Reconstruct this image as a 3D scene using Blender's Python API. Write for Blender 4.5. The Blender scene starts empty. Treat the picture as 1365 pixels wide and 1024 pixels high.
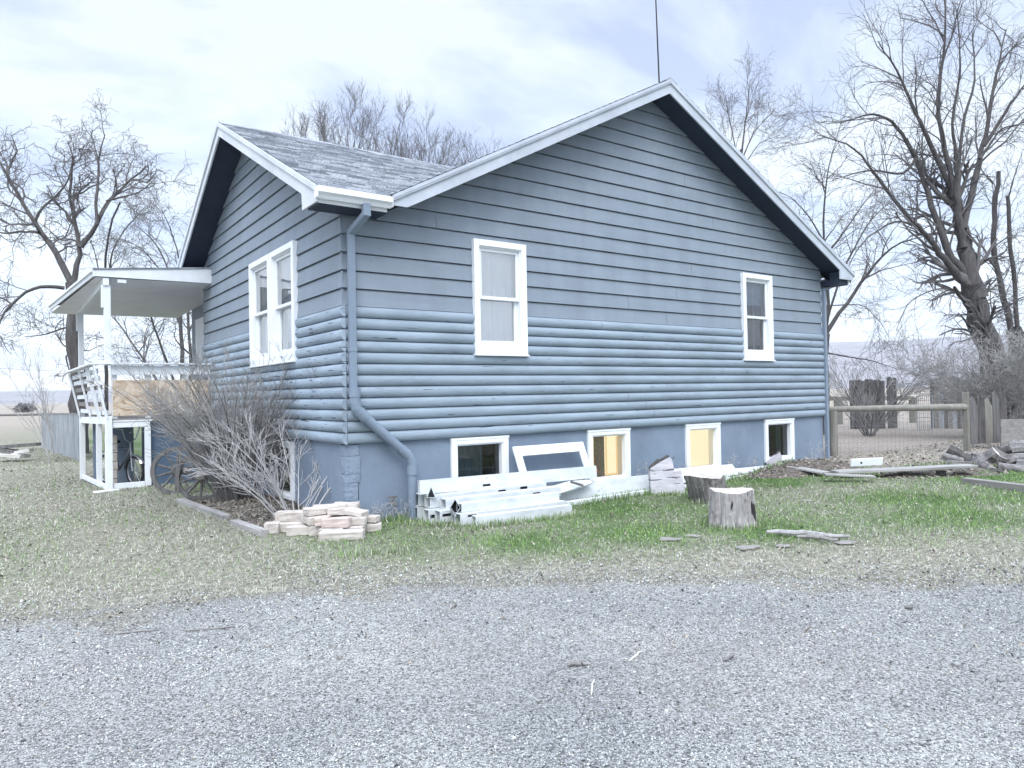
import bpy, bmesh, math, random
import numpy as np
from mathutils import Vector, Matrix

random.seed(7)
rng = np.random.default_rng(7)
scene = bpy.context.scene
COL = scene.collection

# ------------------------------------------------------------------ camera
CAM = np.array([-3.305, -8.009, 0.568])
FPX = 951.0
_yaw, _pit, _rol = 0.9490, 0.0133, -0.0184
_f = np.array([math.cos(_yaw)*math.cos(_pit), math.sin(_yaw)*math.cos(_pit), math.sin(_pit)])
_r0 = np.array([math.sin(_yaw), -math.cos(_yaw), 0.0]); _u0 = np.cross(_r0, _f)
_r = math.cos(_rol)*_r0 + math.sin(_rol)*_u0
_u = -math.sin(_rol)*_r0 + math.cos(_rol)*_u0
def ray(px, py): return _r*(px-682.5)/FPX - _u*(py-512)/FPX + _f
def D(px, py, t): return CAM + ray(px, py)*t                    # point at a depth
def AZ(px, py, z):
    v = ray(px, py); return CAM + v*((z-CAM[2])/v[2])
def AY(px, py, y):
    v = ray(px, py); return CAM + v*((y-CAM[1])/v[1])
def AX(px, py, x):
    v = ray(px, py); return CAM + v*((x-CAM[0])/v[0])

cd = bpy.data.cameras.new('camera'); co = bpy.data.objects.new('camera', cd); COL.objects.link(co)
cd.sensor_width = 36.0; cd.lens = 36.0*FPX/1365.0; cd.clip_start = 0.05; cd.clip_end = 20000
co.matrix_world = Matrix(((_r[0], _u[0], -_f[0], CAM[0]), (_r[1], _u[1], -_f[1], CAM[1]), (_r[2], _u[2], -_f[2], CAM[2]), (0, 0, 0, 1)))
scene.camera = co

# ------------------------------------------------------------------ noise
_lat = rng.random((257, 257))
def vnoise(x, y, s=1.0):
    x = np.asarray(x, float)*s; y = np.asarray(y, float)*s
    xi = np.floor(x).astype(int); yi = np.floor(y).astype(int)
    fx = x-xi; fy = y-yi; fx = fx*fx*(3-2*fx); fy = fy*fy*(3-2*fy)
    a = _lat[xi % 256, yi % 256]; b = _lat[(xi+1) % 256, yi % 256]; c = _lat[xi % 256, (yi+1) % 256]; d = _lat[(xi+1) % 256, (yi+1) % 256]
    return (a*(1-fx)+b*fx)*(1-fy)+(c*(1-fx)+d*fx)*fy
def fbm(x, y, s=1.0, o=3):
    t = 0; w = 0
    for k in range(o):
        t = t+vnoise(np.asarray(x)+17.3*k, np.asarray(y)-9.1*k, s*2**k)*0.5**k; w += 0.5**k
    return t/w
def sst(a, b, x):
    t = np.clip((np.asarray(x, float)-a)/(b-a), 0, 1); return t*t*(3-2*t)

# ------------------------------------------------------------------ materials
MATS = {}
def ramp(nt, cols, pos=None):
    n = nt.nodes.new('ShaderNodeValToRGB'); e = n.color_ramp.elements
    k = len(cols); pos = pos or [0.25+0.5*i/max(1, k-1) for i in range(k)]
    e[0].position = pos[0]; e[0].color = (*cols[0], 1); e[1].position = pos[-1]; e[1].color = (*cols[-1], 1)
    for i in range(1, k-1):
        q = e.new(pos[i]); q.color = (*cols[i], 1)
    return n
def M(name, cols, scale=6.0, rough=0.8, bump=0.15, bscale=60.0, stretch=(1, 1, 1), spec=0.3, attr=None, metallic=0.0, detail=6.0,
      chips=None, bdist=0.01, distort=0.0, pos=None, streak=None):
    if name in MATS: return MATS[name]
    m = bpy.data.materials.new(name); m.use_nodes = True; nt = m.node_tree; N = nt.nodes; L = nt.links
    b = N['Principled BSDF']; b.inputs['Roughness'].default_value = rough; b.inputs['Metallic'].default_value = metallic
    b.inputs['Specular IOR Level'].default_value = spec
    tc = N.new('ShaderNodeTexCoord'); oi = N.new('ShaderNodeObjectInfo')
    mul = N.new('ShaderNodeMath'); mul.operation = 'MULTIPLY'; mul.inputs[1].default_value = 37.0; L.new(oi.outputs['Random'], mul.inputs[0])
    add = N.new('ShaderNodeVectorMath'); add.operation = 'ADD'; L.new(tc.outputs['Object'], add.inputs[0]); L.new(mul.outputs[0], add.inputs[1])
    mp = N.new('ShaderNodeMapping'); mp.inputs['Scale'].default_value = stretch; L.new(add.outputs[0], mp.inputs['Vector'])
    nz = N.new('ShaderNodeTexNoise'); nz.inputs['Scale'].default_value = scale; nz.inputs['Detail'].default_value = detail; nz.inputs['Roughness'].default_value = 0.62
    nz.inputs['Distortion'].default_value = distort
    L.new(mp.outputs[0], nz.inputs['Vector'])
    cr = ramp(nt, cols, pos); L.new(nz.outputs['Fac'], cr.inputs[0]); out = cr.outputs[0]
    if attr:
        at = N.new('ShaderNodeAttribute'); at.attribute_name = attr
        mx = N.new('ShaderNodeMix'); mx.data_type = 'RGBA'; mx.blend_type = 'MULTIPLY'; mx.inputs['Factor'].default_value = 1.0
        L.new(at.outputs['Color'], mx.inputs['A']); L.new(out, mx.inputs['B']); out = mx.outputs['Result']
    if streak:
        mp4 = N.new('ShaderNodeMapping'); mp4.inputs['Scale'].default_value = streak[0]; L.new(add.outputs[0], mp4.inputs['Vector'])
        n4 = N.new('ShaderNodeTexNoise'); n4.inputs['Scale'].default_value = 1.0; n4.inputs['Detail'].default_value = 6; n4.inputs['Roughness'].default_value = 0.6; L.new(mp4.outputs[0], n4.inputs['Vector'])
        r4 = ramp(nt, [(streak[1],)*3, (1.0, 1.0, 1.0), (streak[2],)*3], [0.3, 0.5, 0.7]); L.new(n4.outputs['Fac'], r4.inputs[0])
        mx4 = N.new('ShaderNodeMix'); mx4.data_type = 'RGBA'; mx4.blend_type = 'MULTIPLY'; mx4.inputs['Factor'].default_value = 1.0; L.new(out, mx4.inputs['A']); L.new(r4.outputs[0], mx4.inputs['B']); out = mx4.outputs['Result']
    if chips:
        ccol, cscale, cthr, cst = chips
        mp2 = N.new('ShaderNodeMapping'); mp2.inputs['Scale'].default_value = cst; L.new(add.outputs[0], mp2.inputs['Vector'])
        n2 = N.new('ShaderNodeTexNoise'); n2.inputs['Scale'].default_value = cscale; n2.inputs['Detail'].default_value = 5; L.new(mp2.outputs[0], n2.inputs['Vector'])
        r2 = ramp(nt, [(0, 0, 0), (1, 1, 1)], [cthr, cthr+0.03]); L.new(n2.outputs['Fac'], r2.inputs[0])
        mx2 = N.new('ShaderNodeMix'); mx2.data_type = 'RGBA'; L.new(r2.outputs[0], mx2.inputs['Factor']); L.new(out, mx2.inputs['A']); mx2.inputs['B'].default_value = (*ccol, 1)
        out = mx2.outputs['Result']
    L.new(out, b.inputs['Base Color'])
    if bump > 0:
        n3 = N.new('ShaderNodeTexNoise'); n3.inputs['Scale'].default_value = bscale; n3.inputs['Detail'].default_value = 5; L.new(mp.outputs[0], n3.inputs['Vector'])
        bp = N.new('ShaderNodeBump'); bp.inputs['Strength'].default_value = bump; bp.inputs['Distance'].default_value = bdist
        L.new(n3.outputs['Fac'], bp.inputs['Height']); L.new(bp.outputs[0], b.inputs['Normal'])
    MATS[name] = m
    return m
def glass(name, tint=(0.94, 0.97, 0.99), minref=0.40):
    m = bpy.data.materials.new(name); m.use_nodes = True; nt = m.node_tree; N = nt.nodes; L = nt.links; N.clear()
    o = N.new('ShaderNodeOutputMaterial'); mx = N.new('ShaderNodeMixShader'); t = N.new('ShaderNodeBsdfTransparent'); g = N.new('ShaderNodeBsdfGlossy')
    t.inputs[0].default_value = (*tint, 1); g.inputs['Roughness'].default_value = 0.015
    fr = N.new('ShaderNodeFresnel'); fr.inputs[0].default_value = 1.5
    ad = N.new('ShaderNodeMath'); ad.operation = 'ADD'; ad.inputs[1].default_value = minref; ad.use_clamp = True; L.new(fr.outputs[0], ad.inputs[0])
    nz = N.new('ShaderNodeTexNoise'); nz.inputs['Scale'].default_value = 1.6; bp = N.new('ShaderNodeBump'); bp.inputs['Strength'].default_value = 0.06; bp.inputs['Distance'].default_value = 0.05
    tc = N.new('ShaderNodeTexCoord'); L.new(tc.outputs['Object'], nz.inputs['Vector']); L.new(nz.outputs['Fac'], bp.inputs['Height']); L.new(bp.outputs[0], g.inputs['Normal'])
    L.new(ad.outputs[0], mx.inputs[0]); L.new(t.outputs[0], mx.inputs[1]); L.new(g.outputs[0], mx.inputs[2]); L.new(mx.outputs[0], o.inputs[0])
    MATS[name] = m; return m
def emit(name, cols, strength, scale=4.0):
    m = M(name, cols, scale=scale, bump=0); N = m.node_tree.nodes; b = N['Principled BSDF']
    lk = b.inputs['Base Color'].links[0]; src = lk.from_socket; m.node_tree.links.remove(lk); b.inputs['Base Color'].default_value = (0.1, 0.08, 0.05, 1)
    m.node_tree.links.new(src, b.inputs['Emission Color']); b.inputs['Emission Strength'].default_value = strength
    return m

m_lap = M('blue_grey_paint', [(0.210, 0.252, 0.300), (0.242, 0.286, 0.336)], scale=1.4, rough=0.55, bump=0.25, bscale=26, stretch=(0.5, 0.5, 5), bdist=0.004,
          chips=((0.6, 0.65, 0.7), 2.6, 0.79, (1, 1, 1)), streak=((3.0, 3.0, 0.5), 0.91, 1.07), spec=0.2)
m_log = M('blue_grey_log_paint', [(0.226, 0.284, 0.342), (0.290, 0.352, 0.415)], scale=1.6, rough=0.42, bump=0.5, bscale=9, stretch=(0.8, 0.8, 6), bdist=0.006,
          chips=((0.07, 0.085, 0.105), 2.2, 0.69, (1.2, 1.2, 16)), streak=((1.5, 1.5, 3.5), 0.86, 1.10), spec=0.35)
m_logside = M('blue_grey_log_weathered', [(0.235, 0.298, 0.362), (0.33, 0.398, 0.465)], scale=1.6, rough=0.5, bump=0.6, bscale=9, stretch=(0.8, 0.8, 6), bdist=0.006,
          chips=((0.06, 0.07, 0.09), 2.4, 0.64, (1.2, 1.2, 16)), streak=((1.5, 1.5, 3.5), 0.8, 1.15), spec=0.25)
m_found = M('foundation_stucco', [(0.182, 0.234, 0.305), (0.222, 0.278, 0.355)], scale=1.2, rough=0.8, bump=0.5, bscale=22, bdist=0.008, streak=((1.6, 1.6, 1.2), 0.85, 1.10), chips=((0.10, 0.115, 0.13), 1.9, 0.73, (1.6, 1.6, 2.2)))
m_patch = M('rough_masonry_patch', [(0.18, 0.23, 0.30), (0.24, 0.295, 0.37)], scale=9, rough=0.9, bump=0.9, bscale=14, bdist=0.03,
            chips=((0.05, 0.07, 0.1), 5.0, 0.70, (3, 3, 1)))
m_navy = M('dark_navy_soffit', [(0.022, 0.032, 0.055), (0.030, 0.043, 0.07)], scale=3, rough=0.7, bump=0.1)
m_pipe = M('downspout_paint', [(0.185, 0.235, 0.30), (0.215, 0.268, 0.335)], scale=2.5, rough=0.4, bump=0.06, bscale=20)
m_white = M('white_trim_paint', [(0.72, 0.76, 0.79), (0.83, 0.85, 0.87)], scale=3, rough=0.5, bump=0.12, bscale=40, bdist=0.004, stretch=(1, 1, 1),
            chips=((0.45, 0.47, 0.48), 6.0, 0.74, (1, 1, 1)))
m_rake = M('shaded_fascia_paint', [(0.40, 0.44, 0.50), (0.50, 0.54, 0.59)], scale=3, rough=0.6, bump=0.15, bscale=30, bdist=0.004, streak=((2, 2, 2), 0.88, 1.08))  # dirty white trim, its relative shade put into the colour too
m_rakew = M('less_shaded_fascia_paint', [(0.54, 0.58, 0.62), (0.64, 0.67, 0.70)], scale=3, rough=0.6, bump=0.15, bscale=30, bdist=0.004, streak=((2, 2, 2), 0.88, 1.08))  # same trim on the brighter wing, with less shade in its colour
m_wvinyl = M('white_vinyl', [(0.50, 0.535, 0.55), (0.66, 0.69, 0.705)], scale=4, rough=0.4, bump=0.05, streak=((2.5, 8, 8), 0.86, 1.08), chips=((0.30, 0.31, 0.27), 4.0, 0.70, (1, 2, 3)))
m_porchwhite = M('porch_white_paint', [(0.66, 0.70, 0.74), (0.78, 0.81, 0.84)], scale=4, rough=0.6, bump=0.15, bscale=30)
m_ceil = M('porch_ceiling', [(0.70, 0.70, 0.74), (0.80, 0.80, 0.84)], scale=2, rough=0.7, bump=0.1)
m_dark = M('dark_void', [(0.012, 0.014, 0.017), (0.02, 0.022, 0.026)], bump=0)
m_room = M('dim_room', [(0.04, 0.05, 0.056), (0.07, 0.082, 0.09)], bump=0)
m_curt = M('sheer_curtain', [(0.80, 0.85, 0.89), (0.90, 0.93, 0.95)], scale=3, rough=0.9, bump=0.1, stretch=(4, 4, 0.5))
m_curtd = M('grey_green_curtain', [(0.10, 0.13, 0.14), (0.22, 0.27, 0.28)], scale=4, rough=0.9, bump=0.1, stretch=(6, 6, 0.5))
m_blind = M('window_blind', [(0.30, 0.38, 0.46), (0.42, 0.5, 0.58)], scale=3, rough=0.8, bump=0)
m_blue = M('porch_blue_paint', [(0.075, 0.115, 0.175), (0.105, 0.15, 0.215)], scale=2.4, rough=0.7, bump=0.2, bscale=24)
m_pane = glass('pane_glass')
m_panehalf = glass('pane_glass_half', (0.8, 0.86, 0.9), 0.14)
m_panedk = glass('pane_glass_dark', (0.6, 0.66, 0.68), 0.03)
m_paneclear = glass('pane_glass_clear', (0.92, 0.93, 0.92), 0.02)
m_warm = emit('lit_room_wall', [(1.0, 0.84, 0.55), (1.0, 0.88, 0.62)], 0.86)
m_warm2 = emit('lit_room_strip', [(0.95, 0.66, 0.34), (1.0, 0.74, 0.42)], 0.7)
m_terra = M('terracotta', [(0.42, 0.17, 0.09), (0.5, 0.22, 0.12)], bump=0.1)
m_bark = M('bark', [(0.045, 0.042, 0.044), (0.135, 0.127, 0.125)], scale=5, rough=0.95, bump=0.8, bscale=12, stretch=(2.5, 2.5, 0.5), bdist=0.03)
m_barkl = M('bark_grey', [(0.085, 0.08, 0.08), (0.29, 0.28, 0.275)], scale=5, rough=0.95, bump=0.8, bscale=12, stretch=(2.5, 2.5, 0.5), bdist=0.03)
m_twig = M('twigs', [(0.095, 0.09, 0.093), (0.17, 0.162, 0.162)], scale=2, rough=0.9, bump=0)
m_twigl = M('pale_twigs', [(0.34, 0.33, 0.33), (0.56, 0.55, 0.55)], scale=3, rough=0.9, bump=0)
m_twigm = M('brown_grey_twigs', [(0.20, 0.195, 0.19), (0.45, 0.445, 0.435)], scale=2.5, rough=0.9, bump=0)
m_wood = M('weathered_wood', [(0.16, 0.15, 0.145), (0.30, 0.29, 0.275)], scale=3, rough=0.9, bump=0.5, bscale=14, stretch=(0.5, 7, 7), bdist=0.006)
m_woodd = M('dark_weathered_wood', [(0.06, 0.06, 0.062), (0.21, 0.205, 0.20)], scale=3, rough=0.92, bump=0.5, bscale=14, stretch=(7, 7, 0.45), bdist=0.006)
m_pole = M('treated_pole', [(0.145, 0.142, 0.122), (0.27, 0.262, 0.232)], scale=4, rough=0.9, bump=0.4, bscale=16, stretch=(3, 3, 0.6), bdist=0.008)
m_cut = M('cut_wood_end', [(0.34, 0.31, 0.28), (0.58, 0.54, 0.49)], scale=7, rough=0.9, bump=0.5, bscale=30)
m_stump = M('stump_wood', [(0.16, 0.15, 0.15), (0.48, 0.46, 0.45)], scale=5, rough=0.95, bump=0.9, bscale=9, stretch=(3, 3, 0.45), bdist=0.03,
            chips=((0.03, 0.028, 0.03), 3.0, 0.59, (2.4, 2.4, 0.7)))
m_stumpd = M('stump_bark', [(0.06, 0.055, 0.053), (0.26, 0.25, 0.24)], scale=6, rough=0.95, bump=1.0, bscale=8, stretch=(3, 3, 0.5), bdist=0.04)
m_slabw = M('grey_cut_slab', [(0.36, 0.355, 0.385), (0.56, 0.55, 0.58)], scale=3, rough=0.9, bump=0.7, bscale=12, stretch=(0.8, 2, 6), bdist=0.012, chips=((0.10, 0.10, 0.11), 2.2, 0.60, (1.0, 1.0, 9)))
m_brick = M('pale_block', [(0.36, 0.325, 0.295), (0.58, 0.54, 0.495)], scale=7, rough=0.95, bump=0.6, bscale=26, bdist=0.012, chips=((0.28, 0.25, 0.24), 7.0, 0.66, (1, 1, 1)))
m_brickp = M('pinkish_block', [(0.44, 0.365, 0.33), (0.56, 0.48, 0.44)], scale=7, rough=0.95, bump=0.6, bscale=26, bdist=0.012)
m_pale = M('bleached_wood', [(0.42, 0.40, 0.38), (0.66, 0.64, 0.61)], scale=5, rough=0.9, bump=0.5, bscale=16, stretch=(0.8, 4, 4))
m_timber = M('grey_timber', [(0.22, 0.215, 0.21), (0.40, 0.395, 0.385)], scale=4, rough=0.9, bump=0.5, bscale=14, stretch=(0.5, 7, 7), bdist=0.006, streak=((0.8, 6, 6), 0.7, 1.15))
m_metal = M('galvanised_metal', [(0.34, 0.37, 0.40), (0.48, 0.51, 0.55)], scale=3, rough=0.45, bump=0.05, metallic=0.3)
m_sheet = M('corrugated_sheet', [(0.16, 0.185, 0.21), (0.42, 0.44, 0.46)], scale=2.6, rough=0.6, bump=0.1, stretch=(3, 3, 0.35))
m_iron = M('rusty_iron', [(0.10, 0.085, 0.075), (0.20, 0.17, 0.15)], scale=8, rough=0.9, bump=0.4)
m_black = M('black_rubber', [(0.02, 0.02, 0.022), (0.035, 0.035, 0.038)], rough=0.7, bump=0.05)
m_chrome = M('dull_chrome', [(0.45, 0.47, 0.5), (0.6, 0.62, 0.65)], rough=0.3, metallic=0.7, bump=0)
m_wire = M('fence_wire', [(0.16, 0.165, 0.17), (0.24, 0.245, 0.25)], rough=0.6, bump=0)
m_osb = None
m_litter = M('leaf_litter', [(0.8, 0.8, 0.8), (1, 1, 1)], attr='tint', bump=0, rough=0.95)

# ------------------------------------------------------------------ object helpers
class MB:
    def __init__(s): s.v = []; s.f = []; s.mi = []; s.cur = 0
    def add(s, vs, fs):
        o = len(s.v); s.v += [tuple(map(float, p)) for p in vs]
        for f in fs: s.f.append(tuple(i+o for i in f)); s.mi.append(s.cur)
        return s
    def box(s, x0, x1, y0, y1, z0, z1, W=None):
        c = [(x, y, z) for x in (x0, x1) for y in (y0, y1) for z in (z0, z1)]
        if W: c = [W(*p) for p in c]
        return s.add(c, [(0, 1, 3, 2), (4, 6, 7, 5), (0, 4, 5, 1), (2, 3, 7, 6), (0, 2, 6, 4), (1, 5, 7, 3)])
    def bar(s, p0, p1, w, h, up=(0, 0, 1)):
        p0 = Vector(p0); p1 = Vector(p1); d = (p1-p0).normalized(); u = Vector(up); sd = d.cross(u)
        if sd.length < 1e-4: sd = d.cross(Vector((1, 0, 0)))
        sd.normalize(); u = sd.cross(d).normalized()
        c = [p+sd*a+u*b for p in (p0, p1) for a in (-w/2, w/2) for b in (-h/2, h/2)]
        return s.add(c, [(0, 1, 3, 2), (4, 6, 7, 5), (0, 4, 5, 1), (2, 3, 7, 6), (0, 2, 6, 4), (1, 5, 7, 3)])
    def prism(s, poly, off):
        n = len(poly); a = [tuple(p) for p in poly]; b = [tuple(np.array(p, float)+np.array(off, float)) for p in poly]
        return s.add(a+b, [tuple(range(n)), tuple(range(2*n-1, n-1, -1))]+[(i, n+i, n+(i+1) % n, (i+1) % n) for i in range(n)])
    def tube(s, pts, rad, n=8, caps=True):
        pts = [Vector(p) for p in pts]
        if not hasattr(rad, '__len__'): rad = [rad]*len(pts)
        vs = []; ref = None
        for i, p in enumerate(pts):
            d = (pts[min(i+1, len(pts)-1)]-pts[max(i-1, 0)]).normalized()
            if ref is None: ref = Vector((0, 0, 1)) if abs(d.z) < 0.9 else Vector((1, 0, 0))
            a = d.cross(ref).normalized(); b = d.cross(a).normalized(); ref = -b if False else ref
            for k in range(n):
                t = 2*math.pi*k/n; vs.append(p+(a*math.cos(t)+b*math.sin(t))*rad[i])
        fs = [(i*n+k, i*n+(k+1) % n, (i+1)*n+(k+1) % n, (i+1)*n+k) for i in range(len(pts)-1) for k in range(n)]
        if caps: fs += [tuple(range(n))[::-1], tuple(range((len(pts)-1)*n, len(pts)*n))]
        return s.add(vs, fs)
    def build(s, name, mats, parent=None, origin=None, bevel=0, smooth=False, recalc=True):
        me = bpy.data.meshes.new(name)
        o0 = np.array(parent['_w']) if parent is not None else np.array(origin if origin is not None else np.mean(s.v, axis=0))
        vv = np.array(s.v)-o0
        me.from_pydata([tuple(p) for p in vv], [], s.f)
        if not isinstance(mats, (list, tuple)): mats = [mats]
        for m in mats: me.materials.append(m)
        if len(mats) > 1: me.polygons.foreach_set('material_index', s.mi)
        if recalc or bevel:
            bm = bmesh.new(); bm.from_mesh(me)
            if recalc: bmesh.ops.recalc_face_normals(bm, faces=bm.faces)
            if bevel: bmesh.ops.bevel(bm, geom=bm.edges[:], offset=bevel, segments=1, affect='EDGES', clamp_overlap=True)
            bm.to_mesh(me); bm.free()
        if smooth: me.polygons.foreach_set('use_smooth', [True]*len(me.polygons))
        o = bpy.data.objects.new(name, me); COL.objects.link(o); o['_w'] = [float(q) for q in o0]
        if parent is not None: o.parent = parent
        else: o.location = o0
        return o
def npmesh(name, V, F, mat, parent=None, origin=(0, 0, 0), tint=None):
    """V (n,3), F (m,k) same-size faces"""
    me = bpy.data.meshes.new(name); o0 = np.array(parent['_w']) if parent is not None else np.array(origin, float)
    V = np.asarray(V, np.float32)-o0.astype(np.float32); F = np.asarray(F, np.int32); m, k = F.shape
    me.vertices.add(len(V)); me.vertices.foreach_set('co', V.ravel())
    me.loops.add(m*k); me.loops.foreach_set('vertex_index', F.ravel())
    me.polygons.add(m); me.polygons.foreach_set('loop_start', np.arange(0, m*k, k, dtype=np.int32)); me.polygons.foreach_set('loop_total', np.full(m, k, np.int32))
    if tint is not None:
        at = me.attributes.new('tint', 'FLOAT_COLOR', 'POINT'); c = np.ones((len(V), 4), np.float32); c[:, :3] = tint; at.data.foreach_set('color', c.ravel())
    me.update(calc_edges=True); me.materials.append(mat)
    o = bpy.data.objects.new(name, me); COL.objects.link(o); o['_w'] = [float(q) for q in o0]
    if parent is not None: o.parent = parent
    else: o.location = o0
    return o
def T(name, label, cat, loc, group=None):
    o = bpy.data.objects.new(name, None); COL.objects.link(o); o.empty_display_size = 0.2
    o.location = [float(q) for q in loc]; o['_w'] = [float(q) for q in loc]; return tag(o, label, cat, group)
def tag(o, label=None, cat=None, group=None, kind=None):
    if label: o['label'] = label
    if cat: o['category'] = cat
    if group: o['group'] = group
    if kind: o['kind'] = kind
    return o
def E(name, parent, loc):   # an empty part
    o = bpy.data.objects.new(name, None); COL.objects.link(o); o.parent = parent
    o.location = [float(a-b) for a, b in zip(loc, parent['_w'])]; o['_w'] = [float(q) for q in loc]; return o

# ------------------------------------------------------------------ ground
def gz(x, y):
    x = np.asarray(x, float); y = np.asarray(y, float)
    z = -0.95 + 0.10*sst(3, 11, x)*sst(-6, 0, y) + 0.0*x
    z = z - 0.27*sst(4.5, 11.5, y)*(1-sst(-0.5, 6, x))
    z = z + 0.05*sst(11, 18, x)
    r = np.hypot(x+3, y+8)
    z = z - 0.35*sst(20, 90, r)
    z = z + (fbm(x, y, 0.35, 2)-0.5)*0.05*sst(2, 4, r)*(1-sst(60, 200, r))
    return z
MOUNDS = [(-0.42, 1.9, 0.75, 2.2, 0.10, 1), (8.2, -0.75, 1.6, 0.65, 0.16, 5), (9.6, -2.15, 1.5, 0.4, 0.10, 9), (10.1, -2.75, 0.9, 0.5, 0.08, 3)]
def gtop(x, y):
    x = np.asarray(x, float); y = np.asarray(y, float); z = gz(x, y)
    for cx, cy, rx, ry, h, sd in MOUNDS:
        q2 = np.clip(1-((x-cx)/rx)**2-((y-cy)/ry)**2, 0, 1); z = np.maximum(z, gz(x, y)-0.02+h*q2**1.2*(0.55+0.9*fbm(x+sd, y, 4, 3)))
    return z
EDGE = np.array([(-60, 27.0), (-14, 2.6), (-5.6, -0.9), (-3.3, -1.79), (-1.93, -2.31), (-0.32, -2.93), (1.63, -4.40), (3.0, -5.84), (5.2, -8.0), (9.5, -12.2), (40, -40)])
def edge_s(x, y):      # signed distance, + on the house side of the gravel's edge
    x = np.asarray(x, float); y = np.asarray(y, float); best = np.full(x.shape, 1e9); sg = np.zeros(x.shape)
    for a, b in zip(EDGE[:-1], EDGE[1:]):
        d = b-a; L2 = d@d; t = np.clip(((x-a[0])*d[0]+(y-a[1])*d[1])/L2, 0, 1)
        qx = x-a[0]-t*d[0]; qy = y-a[1]-t*d[1]; ds = np.hypot(qx, qy); s = np.sign(d[0]*qy-d[1]*qx)
        u = ds < best; best = np.where(u, ds, best); sg = np.where(u, s, sg)
    return best*sg
def green(x, y):
    s = edge_s(x, y); x = np.asarray(x, float)
    c = 0.85+0.25*np.clip(x, 0, 9)
    g = sst(c-0.9, c+0.7, s)*(0.25+0.75*sst(-1.4, 0.2, x))
    n = fbm(x, y, 0.9, 3)
    g = g*np.clip(0.25+1.5*(n-0.2), 0, 1.15)+0.15*sst(0.45, 0.7, n)*sst(0.3, 0.8, s)*(1-sst(2.5, 7, y))
    g = g*(0.5+0.5*sst(-1.1, 0.3, x))
    return np.clip(g, 0, 1)*(1-sst(8.8, 9.8, x)*sst(-2.4, -1.6, np.asarray(y, float)+0.25*(x-10)))

def ground_mesh():
    k = np.linspace(-1, 1, 300)
    a = np.sinh(k*7.2)/np.sinh(7.2)*3500
    X, Y = np.meshgrid(a+0.5, a-1.0, indexing='ij')
    Z = gz(X, Y); n = len(a); V = np.stack([X, Y, Z], -1).reshape(-1, 3)
    I = np.arange(n*n).reshape(n, n); F = np.stack([I[:-1, :-1], I[1:, :-1], I[1:, 1:], I[:-1, 1:]], -1).reshape(-1, 4)
    g = green(X, Y).reshape(-1, 1); far = sst(25, 80, np.hypot(X, Y)).reshape(-1, 1)
    straw = np.array([[0.27, 0.268, 0.222]]); gr = np.array([[0.085, 0.150, 0.050]]); field = np.array([[0.36, 0.33, 0.29]])
    yard = (sst(8.6, 9.6, X)*sst(-2.6, -1.6, Y+0.25*(X-10))).reshape(-1, 1); c = straw*(1-g*(1-yard))+gr*g*(1-yard); c = c*(1-yard)+np.array([[0.33, 0.30, 0.27]])*yard; c = c*(1-far)+field*far
    m = M('lawn_soil', [(0.32, 0.30, 0.28), (0.75, 0.73, 0.70), (1.25, 1.22, 1.15)], scale=16, rough=0.98, bump=0.9, bscale=34, attr='tint', bdist=0.03, detail=9)
    o = npmesh('ground', V, F, m, tint=c); o['kind'] = 'structure'
ground_mesh()

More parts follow.
